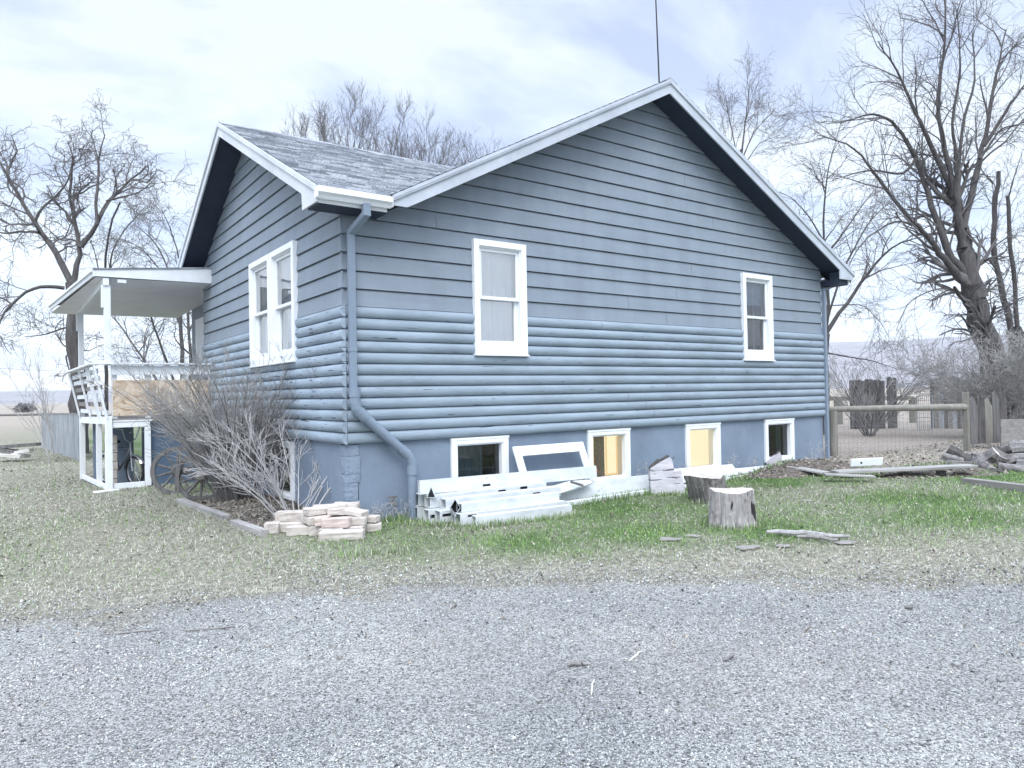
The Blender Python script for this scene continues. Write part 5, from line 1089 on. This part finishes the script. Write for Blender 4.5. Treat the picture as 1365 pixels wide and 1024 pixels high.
def sprout(R, parent, prad, n, L, spread, wander, trop, k=6, tmin=0.25, rfac=0.5, taper=0.35, lvar=0.4, droop=0.0, outward=None, tpow=1.0):
    out = []
    m = len(parent)
    for _ in range(n):
        t = tmin+(1-tmin)*R.random()**tpow; f = t*(m-1); i = min(int(f), m-2); p = parent[i]+(parent[i+1]-parent[i])*(f-i); d_ = unit(parent[i+1]-parent[i])
        a = unit(np.cross(d_, R.normal(0, 1, 3))); ang = spread*(0.6+0.8*R.random()); d2 = unit(d_*math.cos(ang)+a*math.sin(ang))
        if outward is not None: d2 = unit(d2+outward*0.5)
        l = L*(1-lvar*R.random())*(1-0.35*t); r0 = min(prad[i]*0.8, prad[0]*rfac*(0.6+0.6*R.random())); P = [p]
        dd = d2
        for s in range(k-1):
            dd = unit(dd+R.normal(0, wander, 3)+np.array([0, 0, trop-droop*s/(k-1)])); P.append(P[-1]+dd*l/(k-1))
        out.append((np.array(P), np.linspace(r0, r0*taper, k)))
    return out
def make_tree(name, label, cat, limbs, levels, seed, base, mats, group=None, twig_min=0.004, trunk_sides=9, rs=0.55, ns=0.62):
    """limbs: hand-placed (pts, r0, r1); levels: list of dicts for the successive sproutings"""
    R = np.random.default_rng(seed); root = T(name, label, cat, base, group)
    L0 = []
    for pts, r0, r1 in limbs:
        if len(L0) == 0 and rs < 1:      # carry the trunk down into the ground
            g_ = float(gz(pts[0][0], pts[0][1])); pts = [np.array([pts[0][0], pts[0][1], min(g_-0.15, pts[0][2]-0.05)])]+list(pts)
        k_ = 0.98 if r0 > 0.25 and rs > 0.5 and rs < 1 else rs; r0 *= k_; r1 *= k_
        P = resample(pts, 14); P[1:] += R.normal(0, r0*0.16, P[1:].shape); L0.append((P, np.linspace(r0, r1, 14)*(1+0.05*R.normal(0, 1, 14))))
    V, F = tubes(L0, trunk_sides); npmesh('trunk', V, F, mats[0], root)
    cur = L0; thick, thin = [], []
    for lv in levels:
        nxt = []; a = dict(lv); n = max(2, int(round(a.pop('n')*ns))); ref = a.pop('ref', None); rmul = a.pop('keep', 1.0)
        for j_, (P, r) in enumerate(cur):
            if cur is L0 and j_ == 0 and rs < 0.8: continue
            ln = np.linalg.norm(np.diff(P, axis=0), axis=1).sum(); q_ = n if ref is None else max(1, int(round(n*ln/ref)))
            if ref is not None and n*ln/ref < 1 and R.random() > n*ln/ref: continue
            nxt += sprout(R, P, r, q_, **a)
        nxt = [(P, np.maximum(r, twig_min)) for P, r in nxt]
        for P, r in nxt: (thick if r[0] > 0.02 else thin).append((P, r))
        cur = nxt
    parts = []
    if thick: parts.append(tubes(thick, 6))
    if thin: parts.append(tubes(thin, 3))
    b0 = 0; VV, FF = [], []
    for v, f in parts: VV.append(v); FF.append(f+b0); b0 += len(v)
    npmesh('crown', np.concatenate(VV), np.concatenate(FF), mats[1], root); return root
def PL(t, *pp, dz=None):
    """limb through picture points; the depth wanders along the limb so that it is a branch in space"""
    R = np.random.default_rng(int(sum(p[0]+p[1] for p in pp))); o = R.uniform(-1, 1)*(dz if dz is not None else 1.0)
    return [D(x, y, t+o*(i/max(1, len(pp)-1))**1.2*1.6) for i, (x, y) in enumerate(pp)]

# left: contorted willow
t = 24.5
lw = [(PL(t, (106, 560), (104, 500), (101, 440), (98, 400), (95, 376), dz=0), 0.30, 0.20),
      (PL(t, (96, 380), (90, 365), (66, 322), (46, 299), (28, 268), (12, 235), (-8, 205)), 0.17, 0.05),
      (PL(t, (98, 380), (108, 330), (104, 310), (95, 280), (93, 250), (97, 215)), 0.15, 0.04),
      (PL(t, (108, 330), (130, 300), (140, 270), (152, 262), (168, 245), (195, 222)), 0.13, 0.035),
      (PL(t, (130, 300), (127, 270), (132, 240), (130, 215), (140, 180)), 0.09, 0.025),
      (PL(t, (46, 299), (52, 280), (75, 262), (92, 240), (100, 210)), 0.08, 0.02),
      (PL(t, (52, 310), (30, 308), (8, 312), (-20, 305)), 0.07, 0.03),
      (PL(t, (86, 384), (66, 381), (45, 382), (22, 398), (2, 420), (-6, 450)), 0.095, 0.035),
      (PL(t, (60, 315), (40, 285), (20, 280), (-5, 265)), 0.07, 0.02),
      (PL(t, (100, 434), (86, 437), (62, 446), (34, 449)), 0.055, 0.02),
      (PL(t, (142, 268), (165, 262), (185, 258), (205, 240)), 0.06, 0.015),
      (PL(t, (106, 330), (100, 318), (82, 322), (58, 300)), 0.05, 0.02),
      (PL(t, (92, 466), (100, 464)), 0.16, 0.10)]
make_tree('willow_tree', 'gnarled bare willow left of the porch with curly twigs and a hanging lower limb', 'tree', lw,
          [dict(n=8, ref=3.5, L=2.3, spread=0.75, wander=0.34, trop=0.13, tmin=0.22, rfac=0.42, taper=0.4), dict(n=6, L=1.28, spread=0.85, wander=0.42, trop=0.10, k=6, tmin=0.15, rfac=0.5, taper=0.5), dict(n=6, L=0.75, spread=0.9, wander=0.5, trop=0.0, droop=0.25, k=6, tmin=0.1, rfac=0.6, taper=0.6)],
          11, D(106, 560, t), (m_bark, m_twig), 'bare trees around the house', 0.0062, rs=0.66, ns=0.85)
# broken stub at the willow's foot belongs to its trunk; thin trees behind it
t = 26.0
make_tree('bare_tree', 'slender bare tree close behind the porch roof, right of the gnarled willow', 'tree',
          [(PL(t, (142, 545), (141, 400), (140, 340), (143, 300), (160, 270)), 0.14, 0.05), (PL(t, (141, 400), (150, 330), (175, 295), (195, 275)), 0.08, 0.02), (PL(t, (141, 420), (128, 340), (120, 320)), 0.06, 0.02)],
          [dict(n=7, ref=3, L=2.0, spread=0.7, wander=0.28, trop=0.06, rfac=0.4), dict(n=6, L=1.2, spread=0.8, wander=0.35, trop=0.0), dict(n=5, L=0.7, spread=0.8, wander=0.4, trop=-0.05)], 12, D(142, 545, t), (m_bark, m_twig), 'bare trees around the house', 0.0045, ns=0.8)
t = 24.0
make_tree('bare_tree', 'many-stemmed bare tree seen below the porch roof, beside the house wall', 'tree',
          [(PL(t, (245, 560), (243, 480), (240, 420), (238, 360)), 0.16, 0.09), (PL(t, (252, 560), (255, 480), (250, 420), (256, 330)), 0.12, 0.05), (PL(t, (240, 560), (205, 500), (165, 440), (148, 420)), 0.10, 0.03), (PL(t, (242, 540), (218, 470), (203, 430), (190, 380)), 0.10, 0.03),
           (PL(t, (238, 540), (195, 490), (180, 470)), 0.07, 0.02), (PL(t, (240, 420), (222, 350), (205, 320), (180, 300)), 0.08, 0.02), (PL(t, (238, 430), (228, 380), (190, 330), (160, 318)), 0.07, 0.02), (PL(t, (248, 400), (238, 340), (226, 300), (215, 280)), 0.06, 0.02)],
          [dict(n=9, ref=3, L=1.9, spread=0.7, wander=0.25, trop=0.03, rfac=0.4), dict(n=6, L=1.15, spread=0.8, wander=0.3, trop=0.0), dict(n=5, L=0.65, spread=0.8, wander=0.35, trop=-0.05)], 13, D(245, 560, t), (m_bark, m_twig), 'bare trees around the house', 0.0045, ns=0.8)
# sapling at the left edge of the lawn
t = 20.5
make_tree('sapling', 'thin many-stemmed leafless sapling at the left edge of the lawn', 'sapling',
          [(PL(t, (66, 607), (60, 590), (40, 545), (12, 500)), 0.016, 0.004), (PL(t, (68, 607), (68, 580), (58, 530), (45, 470)), 0.016, 0.004), (PL(t, (72, 607), (66, 570), (52, 520), (30, 480)), 0.014, 0.004), (PL(t, (74, 606), (76, 580), (72, 560)), 0.012, 0.004), (PL(t, (64, 607), (50, 580), (28, 555), (10, 545)), 0.014, 0.004), (PL(t, (70, 606), (72, 585), (56, 540), (50, 500)), 0.012, 0.004)],
          [dict(n=5, ref=1.2, L=0.95, spread=0.5, wander=0.15, trop=0.08, rfac=0.6, k=5), dict(n=3, L=0.5, spread=0.6, wander=0.2, trop=0.05, k=4)], 14, D(68, 607, t), (m_twigm, m_twigm), None, 0.004, 6, rs=0.99, ns=1)
# behind the roof: a clump of tall upright trees
t = 38.0
kk = 0
for (bx, top, lab) in ((425, 160, 'upright bare tree behind the roof, leftmost of the row above the wing'), (470, 132, 'tallest upright bare tree of the row above the wing roof'), (525, 145, 'upright bare tree with close stems, third in the row above the wing roof'), (572, 178, 'low upright bare tree, fourth in the row above the wing roof'), (632, 200, 'smallest bare tree of the row, just left of the big gable slope')):
    R = np.random.default_rng(bx); limbs = [(PL(t, (bx, 560), (bx, 420), (bx, 330), dz=0), 0.32, 0.22)]
    for q_ in range(7):
        s_ = (q_-3)/3; limbs.append((PL(t, (bx, 340), (bx+s_*12+R.uniform(-3, 3), 270), (bx+s_*26+R.uniform(-6, 6), 215), (bx+s_*38+R.uniform(-8, 8), top+12+abs(s_)*26+R.uniform(0, 14))), 0.11, 0.02))
    make_tree('bare_tree', lab, 'tree', limbs, [dict(n=9, ref=6, L=2.6, spread=0.42, wander=0.13, trop=0.14, rfac=0.45, tmin=0.3), dict(n=6, L=1.5, spread=0.45, wander=0.16, trop=0.12), dict(n=4, L=0.8, spread=0.5, wander=0.2, trop=0.08)], 20+kk, D(bx, 560, t), (m_bark, m_twig), 'bare trees around the house', 0.0055, rs=0.42, ns=0.85); kk += 1
# behind the gable's right slope
t = 36.0
make_tree('bare_tree', 'feathery bare tree rising behind the right slope of the gable roof', 'tree',
          [(PL(t, (985, 560), (985, 300), (988, 200), dz=0), 0.3, 0.12), (PL(t, (988, 210), (994, 160), (1000, 105)), 0.10, 0.02), (PL(t, (986, 220), (1005, 175), (1030, 150)), 0.08, 0.02), (PL(t, (986, 230), (975, 170), (968, 140)), 0.08, 0.02), (PL(t, (986, 230), (1012, 190), (1040, 180)), 0.06, 0.02), (PL(t, (985, 240), (965, 190), (945, 165)), 0.07, 0.02)],
          [dict(n=9, ref=4, L=2.4, spread=0.6, wander=0.16, trop=0.08, rfac=0.4), dict(n=7, L=1.4, spread=0.6, wander=0.2, trop=0.04), dict(n=5, L=0.8, spread=0.7, wander=0.25, trop=0.0)], 31, D(985, 560, t), (m_bark, m_twig), 'bare trees around the house', 0.0055, rs=0.5, ns=0.85)
# forked tree at the right corner of the house
t = 21.0
make_tree('bare_tree', 'forked bare tree right at the far corner of the house with drooping twigs', 'tree',
          [(PL(t, (1099, 590), (1100, 500), (1101, 445), dz=0), 0.20, 0.14), (PL(t, (1101, 445), (1118, 418), (1138, 392), (1155, 366), (1185, 330), (1215, 318), (1245, 312)), 0.12, 0.02), (PL(t, (1101, 440), (1106, 400), (1098, 350), (1097, 300), (1101, 240), (1110, 200)), 0.10, 0.02), (PL(t, (1102, 430), (1112, 395), (1122, 360), (1140, 330), (1160, 290), (1200, 260)), 0.07, 0.015),
           (PL(t, (1097, 320), (1080, 290), (1055, 262), (1035, 255)), 0.05, 0.012), (PL(t, (1098, 345), (1125, 310), (1148, 275), (1172, 245)), 0.06, 0.012), (PL(t, (1100, 470), (1125, 475), (1160, 480), (1195, 492)), 0.05, 0.012), (PL(t, (1104, 408), (1150, 405), (1175, 430), (1185, 450)), 0.03, 0.01), (PL(t, (1095, 360), (1070, 320), (1050, 300), (1020, 250)), 0.05, 0.012)],
          [dict(n=9, ref=2.5, L=1.9, spread=0.6, wander=0.16, trop=-0.01, droop=0.05, rfac=0.35, tmin=0.2), dict(n=7, L=1.1, spread=0.6, wander=0.18, trop=-0.04, droop=0.05), dict(n=6, L=0.6, spread=0.7, wander=0.2, trop=-0.05)], 33, D(1099, 590, t), (m_bark, m_twig), 'bare trees around the house', 0.0036, ns=0.62)
# the big tree at the right
t = 19.5
bt = [(PL(t, (1345, 612), (1336, 560), (1322, 480), (1308, 420), (1296, 372), dz=0), 0.38, 0.27),
      (PL(t, (1303, 398), (1290, 350), (1284, 310), (1272, 265), (1266, 232), dz=.3), 0.26, 0.13),
      (PL(t, (1296, 380), (1262, 335), (1246, 285), (1230, 235), (1218, 205)), 0.15, 0.06), (PL(t, (1298, 390), (1266, 355), (1240, 320), (1216, 296)), 0.15, 0.06),
      (PL(t, (1284, 305), (1298, 255), (1304, 215), (1312, 195), (1318, 150), (1330, 90), (1342, 40)), 0.12, 0.02), (PL(t, (1272, 262), (1258, 190), (1246, 150), (1256, 90), (1262, 30), (1258, -10)), 0.10, 0.02),
      (PL(t, (1262, 240), (1240, 190), (1215, 140), (1195, 90), (1170, 55)), 0.09, 0.015), (PL(t, (1220, 208), (1190, 160), (1160, 150), (1120, 165)), 0.07, 0.012), (PL(t, (1216, 298), (1180, 250), (1140, 195), (1090, 180)), 0.07, 0.012),
      (PL(t, (1312, 195), (1340, 150), (1360, 120), (1390, 90)), 0.07, 0.015), (PL(t, (1306, 212), (1335, 170), (1370, 165)), 0.05, 0.015), (PL(t, (1276, 262), (1280, 180), (1300, 110), (1296, 40)), 0.07, 0.015), (PL(t, (1222, 210), (1205, 235), (1160, 225), (1110, 240)), 0.05, 0.012),
      (PL(t, (1285, 330), (1277, 282), (1276, 218), dz=.2), 0.12, 0.09), (PL(t, (1298, 420), (1280, 395), (1272, 384)), 0.08, 0.05), (PL(t, (1272, 386), (1248, 384), (1210, 402), (1195, 440)), 0.03, 0.008), (PL(t, (1218, 300), (1195, 292), (1150, 320), (1120, 375)), 0.04, 0.01), (PL(t, (1276, 225), (1268, 160), (1282, 90), (1276, 20)), 0.06, 0.015)]
make_tree('large_tree', 'largest bare tree with thick cut limbs at the right edge', 'tree', bt,
          [dict(n=10, ref=2.6, L=2.3, spread=0.6, wander=0.17, trop=0.05, droop=0.10, rfac=0.32, tmin=0.2), dict(n=8, L=1.25, spread=0.62, wander=0.2, trop=0.0, droop=0.08), dict(n=7, L=0.7, spread=0.7, wander=0.24, trop=-0.02)], 41, D(1345, 600, t), (m_bark, m_twig), 'bare trees around the house', 0.0036, rs=0.80, ns=0.60)
t = 21.0
make_tree('pollarded_tree', 'pollarded two-stemmed tree behind the large one, cut off flat at the tops', 'tree',
          [(PL(t, (1362, 610), (1360, 520), (1352, 440), dz=0), 0.32, 0.22), (PL(t, (1350, 450), (1332, 370), (1322, 320), (1324, 280), (1332, 228), dz=.3), 0.17, 0.11), (PL(t, (1358, 470), (1352, 370), (1346, 320), (1344, 262), dz=.3), 0.13, 0.09), (PL(t, (1324, 245), (1308, 228), (1304, 205)), 0.04, 0.012), (PL(t, (1344, 265), (1352, 235), (1362, 205)), 0.04, 0.012), (PL(t, (1362, 500), (1385, 400), (1400, 330)), 0.12, 0.05)],
          [dict(n=8, ref=2.2, L=1.4, spread=0.7, wander=0.2, trop=0.08, rfac=0.2, tmin=0.15), dict(n=6, L=0.8, spread=0.65, wander=0.22, trop=0.0), dict(n=5, L=0.45, spread=0.7, wander=0.25, trop=0)], 43, D(1362, 610, t), (m_bark, m_twig), 'bare trees around the house', 0.0036, ns=0.85)

def shrub(name, lab, base, n, H, spread, lean, seed, mats, rad=0.012, tw=0.0028, lv=None, br=0.2, group=None, arch=0.06):
    R = np.random.default_rng(seed); limbs = []
    for _ in range(n):
        a = R.uniform(0, 6.283); o = np.array([math.cos(a), math.sin(a), 0]); b0 = np.array(base)+o*br*R.random(); k = R.random()
        d_ = unit(np.array([0, 0, 1.0])+o*spread*(0.25+0.75*k)+np.array([lean[0], lean[1], 0])*R.uniform(0.4, 1.2)); l = H*R.uniform(0.7, 1.1); P = [b0]
        for s in range(6): d_ = unit(d_+o*arch*spread+np.array([lean[0], lean[1], 0])*arch*1.5*(s > 1)+o*arch*0.5*spread*(s > 2)+R.normal(0, 0.09, 3)+np.array([0, 0, 0.03])); P.append(P[-1]+d_*l/6)
        limbs.append((P, rad*R.uniform(0.7, 1.3), 0.003))
    return make_tree(name, lab, 'shrub', limbs, lv or [dict(n=7, L=H*0.42, spread=0.5, wander=0.13, trop=0.04, k=5, rfac=0.5, tmin=0.15), dict(n=5, L=H*0.22, spread=0.55, wander=0.16, trop=0.03, k=4, tmin=0.2)], seed, base, mats, group, tw, 6, rs=1, ns=1)
wx = -0.62
pA_ = AZ(312, 664, -0.93); shrub('shrub', 'large dense leafless shrub covering the wagon wheels and the porch wall end', (-0.52, 2.65, -0.93), 84, 2.15, 0.36, (-0.08, -0.02), 51, (m_twig, m_twigm), 0.010, 0.0026, br=0.30, arch=0.26, lv=[dict(n=9, L=0.75, spread=0.5, wander=0.13, trop=0.05, k=5, rfac=0.5, tmin=0.15), dict(n=6, L=0.42, spread=0.5, wander=0.16, trop=0.04, k=4, tmin=0.2)])
shrub('shrub', 'pale leafless shrub before the basement window, behind the block heap', (-0.36, 0.62, -0.93), 13, 1.45, 0.8, (-0.12, 0.30), 52, (m_twigl, m_twigl), 0.008, 0.0024, br=0.25, lv=[dict(n=9, L=0.62, spread=0.5, wander=0.14, trop=0.05, k=5, rfac=0.5, tmin=0.15), dict(n=6, L=0.32, spread=0.5, wander=0.16, trop=0.04, k=4, tmin=0.2)])
bt_ = D(1340, 575, 18.2); shrub('shrub', 'dense dark leafless shrub in front of the big tree at the right', (bt_[0], bt_[1], -0.8), 40, 2.9, 0.75, (-0.25, 0.15), 53, (m_twigm, m_twigm), 0.016, 0.004,
      lv=[dict(n=8, L=1.1, spread=0.6, wander=0.18, trop=0.0, k=5, rfac=0.5, tmin=0.25), dict(n=6, L=0.55, spread=0.7, wander=0.2, trop=0.0, k=4, tmin=0.1), dict(n=3, L=0.28, spread=0.7, wander=0.2, trop=0.0, k=3, tmin=0.1)], br=0.5)
bt_ = D(1160, 570, 20); shrub('shrub', 'small bare bush in front of the weathered plank panel beyond the wire fence', (bt_[0], bt_[1], -0.8), 16, 2.3, 0.85, (0.0, 0.0), 54, (m_twig, m_twigm), 0.018, 0.0045, br=0.25)
# far clumps of brush at the horizon
bt_ = D(34, 549, 150); mb = MB(); mb2 = []
R = np.random.default_rng(5); n = 900
C0 = np.array([[bt_[0], bt_[1], -1.0]])+np.stack([R.uniform(-1.5, 1.5, n)*axx[0]+R.normal(0, .6, n)*ayy[0], R.normal(0, 1.1, n)*axx[1]+R.normal(0, .6, n)*ayy[1], np.abs(R.normal(0, 0.42, n))], -1)
Vt = (C0[:, None]+R.normal(0, 0.28, (n, 3, 3))).reshape(-1, 3); o = npmesh('bush', Vt, np.arange(n*3).reshape(-1, 3), m_twig, None, (bt_[0], bt_[1], -1.2)); tag(o, 'dark round bush alone on the far field at the left', 'bush')
# dry weeds by the foundation
def weed(px, py, lab, n=9, h=0.35, seed=0):
    p = AY(px, py, -0.12) if px > 480 else AZ(px, py, -0.93); R = np.random.default_rng(seed); lines = []; x, y = float(p[0]), float(p[1]); z = G(x, y)
    for _ in range(n):
        d_ = unit(np.array([R.normal(0, .35), R.normal(0, .2)-0.1, 1])); P = [np.array([x+R.normal(0, .06), y+R.normal(0, .03), z])]; l = h*R.uniform(.6, 1.15)
        for s in range(5): d_ = unit(d_+np.array([R.normal(0, .12), R.normal(0, .1), -0.10*s*R.random()])); P.append(P[-1]+d_*l/5)
        lines.append((np.array(P), np.linspace(0.003, 0.0016, 6)))
        for s in range(5):
            i = R.integers(2, 5); q_ = P[i]; e = unit(R.normal(0, 1, 3)+np.array([0, 0, .5])); lines.append((np.array([q_, q_+e*.03, q_+e*.06]), np.array([.002, .004, .001])))
    V, F = tubes(lines, 3); o = npmesh('weed', V, F, m_twigl, None, (x, y, z)); tag(o, lab, 'weed')
weed(505, 694, 'dry weed stalks under the hose tap, left of the drain pipe', 9, 0.30, 1); weed(535, 696, 'dry weed stalks right at the foot of the drain pipe', 8, 0.33, 2); weed(858, 638, 'dry weed stalks just left of the grey split slab', 8, 0.40, 3)
weed(975, 630, 'dry weed stalks right of the plain lit window', 8, 0.36, 4); weed(1003, 628, 'dry weed stalks left of the dark end window', 7, 0.32, 5); weed(1088, 614, 'tall dry weed stalks at the far corner of the foundation', 9, 0.45, 6); weed(580, 700, 'dry weed stalks at the near end of the white rails', 7, 0.25, 7); weed(912, 640, 'dry weed stalks between the grey slab and the plain lit window', 6, 0.3, 8)

# overhead wires far behind
for i, (a, b2, t1, t2, lab) in enumerate((((-80, 434), (330, 440), 45, 45, 'upper thin overhead wire crossing behind the porch'), ((-80, 484), (330, 486), 45, 45, 'lower thin overhead wire crossing behind the porch'), ((1085, 328), (1480, 326), 40, 40, 'thin overhead wire passing in front of the big tree at the right'))):
    P0, P1 = D(*a, t1), D(*b2, t2); mb = MB(); mb.tube([P0+(P1-P0)*k/16-np.array([0, 0, 0.5*4*(k/16)*(1-k/16)]) for k in range(17)], 0.008, 5); tag(mb.build('overhead_wire', m_black, None), lab, 'wire')

# ------------------------------------------------------------------ light
world = bpy.data.worlds.new('World'); scene.world = world; world.use_nodes = True; nt = world.node_tree; N = nt.nodes; L = nt.links; N.clear()
SUN_EL, SUN_AZ = math.radians(48), math.radians(232)       # azimuth of the sun seen from the scene, from +x counter-clockwise
sky = N.new('ShaderNodeTexSky'); sky.sky_type = 'NISHITA'; sky.sun_disc = False; sky.sun_elevation = SUN_EL; sky.sun_rotation = math.pi/2-SUN_AZ
out = N.new('ShaderNodeOutputWorld'); bg1 = N.new('ShaderNodeBackground'); bg1.inputs['Strength'].default_value = 0.06; L.new(sky.outputs[0], bg1.inputs[0])
tc = N.new('ShaderNodeTexCoord'); sx = N.new('ShaderNodeSeparateXYZ'); L.new(tc.outputs['Generated'], sx.inputs[0])
mx_ = N.new('ShaderNodeMath'); mx_.operation = 'MAXIMUM'; mx_.inputs[1].default_value = 0.0; L.new(sx.outputs['Z'], mx_.inputs[0])
ad_ = N.new('ShaderNodeMath'); ad_.operation = 'ADD'; ad_.inputs[1].default_value = 0.22; L.new(mx_.outputs[0], ad_.inputs[0])
dv1 = N.new('ShaderNodeMath'); dv1.operation = 'DIVIDE'; L.new(sx.outputs['X'], dv1.inputs[0]); L.new(ad_.outputs[0], dv1.inputs[1])
dv2 = N.new('ShaderNodeMath'); dv2.operation = 'DIVIDE'; L.new(sx.outputs['Y'], dv2.inputs[0]); L.new(ad_.outputs[0], dv2.inputs[1])
cb = N.new('ShaderNodeCombineXYZ'); L.new(dv1.outputs[0], cb.inputs[0]); L.new(dv2.outputs[0], cb.inputs[1])
mpw = N.new('ShaderNodeMapping'); mpw.inputs['Scale'].default_value = (1.0, 1.35, 1); mpw.inputs['Rotation'].default_value = (0, 0, 0.9); mpw.inputs['Location'].default_value = (3.1, 1.7, 0); L.new(cb.outputs[0], mpw.inputs[0])
nz = N.new('ShaderNodeTexNoise'); nz.inputs['Scale'].default_value = 1.5; nz.inputs['Detail'].default_value = 8; nz.inputs['Roughness'].default_value = 0.58; nz.inputs['Distortion'].default_value = 0.35; L.new(mpw.outputs[0], nz.inputs['Vector'])
cr = ramp(nt, [(0.54, 0.605, 0.81), (0.76, 0.825, 0.93), (0.97, 1.0, 1.0)], [0.42, 0.50, 0.575]); L.new(nz.outputs['Fac'], cr.inputs[0])
rz = N.new('ShaderNodeMapRange'); rz.inputs['From Min'].default_value = 0.48; rz.inputs['From Max'].default_value = 0.95; rz.inputs['To Min'].default_value = 0.60; rz.inputs['To Max'].default_value = 2.5; L.new(sx.outputs['Z'], rz.inputs['Value'])
bg2 = N.new('ShaderNodeBackground'); L.new(cr.outputs[0], bg2.inputs[0]); dt = N.new('ShaderNodeVectorMath'); dt.operation = 'DOT_PRODUCT'; dt.inputs[1].default_value = (math.cos(SUN_AZ)*math.cos(SUN_EL), math.sin(SUN_AZ)*math.cos(SUN_EL), math.sin(SUN_EL)); L.new(tc.outputs['Generated'], dt.inputs[0])
mr = N.new('ShaderNodeMapRange'); mr.inputs['From Min'].default_value = 0.2; mr.inputs['From Max'].default_value = 1.0; mr.inputs['To Min'].default_value = 1.0; mr.inputs['To Max'].default_value = 1.9; L.new(dt.outputs['Value'], mr.inputs['Value'])
ml = N.new('ShaderNodeMath'); ml.operation = 'MULTIPLY'; L.new(rz.outputs[0], ml.inputs[0]); L.new(mr.outputs[0], ml.inputs[1]); L.new(ml.outputs[0], bg2.inputs[1])
ads = N.new('ShaderNodeAddShader'); L.new(bg1.outputs[0], ads.inputs[0]); L.new(bg2.outputs[0], ads.inputs[1]); L.new(ads.outputs[0], out.inputs[0])
sl = bpy.data.lights.new('sun', 'SUN'); sl.energy = 1.3; sl.angle = math.radians(25); sl.color = (1.0, 0.99, 0.95); so = bpy.data.objects.new('sun', sl); COL.objects.link(so)
sv = Vector((math.cos(SUN_AZ)*math.cos(SUN_EL), math.sin(SUN_AZ)*math.cos(SUN_EL), math.sin(SUN_EL))); so.rotation_euler = (-sv).to_track_quat('-Z', 'Y').to_euler()

# the air: far things pale towards the sky
mb = MB(); mb.box(-3700, 3700, -3700, 3700, -40, 330); hz = mb.build('haze', bpy.data.materials.new('haze_air'), None, origin=(0, 0, 0)); hz['kind'] = 'stuff'
hm = hz.data.materials[0]; hm.use_nodes = True; hn = hm.node_tree.nodes; hl = hm.node_tree.links
for n_ in list(hn):
    if n_.type == 'BSDF_PRINCIPLED': hn.remove(n_)
pv = hn.new('ShaderNodeVolumePrincipled'); pv.inputs['Color'].default_value = (0.86, 0.91, 1.0, 1); pv.inputs['Density'].default_value = 0.0002; pv.inputs['Anisotropy'].default_value = 0.2
hl.new(pv.outputs[0], [n_ for n_ in hn if n_.type == 'OUTPUT_MATERIAL'][0].inputs['Volume'])

for o in scene.objects:
    if '_w' in o: del o['_w']
vs = scene.view_settings; vs.view_transform = 'Standard'; vs.look = 'None'; vs.exposure = 0.41; vs.gamma = 1.0
scene.cycles.max_bounces = 6; scene.cycles.diffuse_bounces = 3; scene.cycles.transparent_max_bounces = 12; scene.cycles.use_denoising = True; scene.cycles.volume_bounces = 1
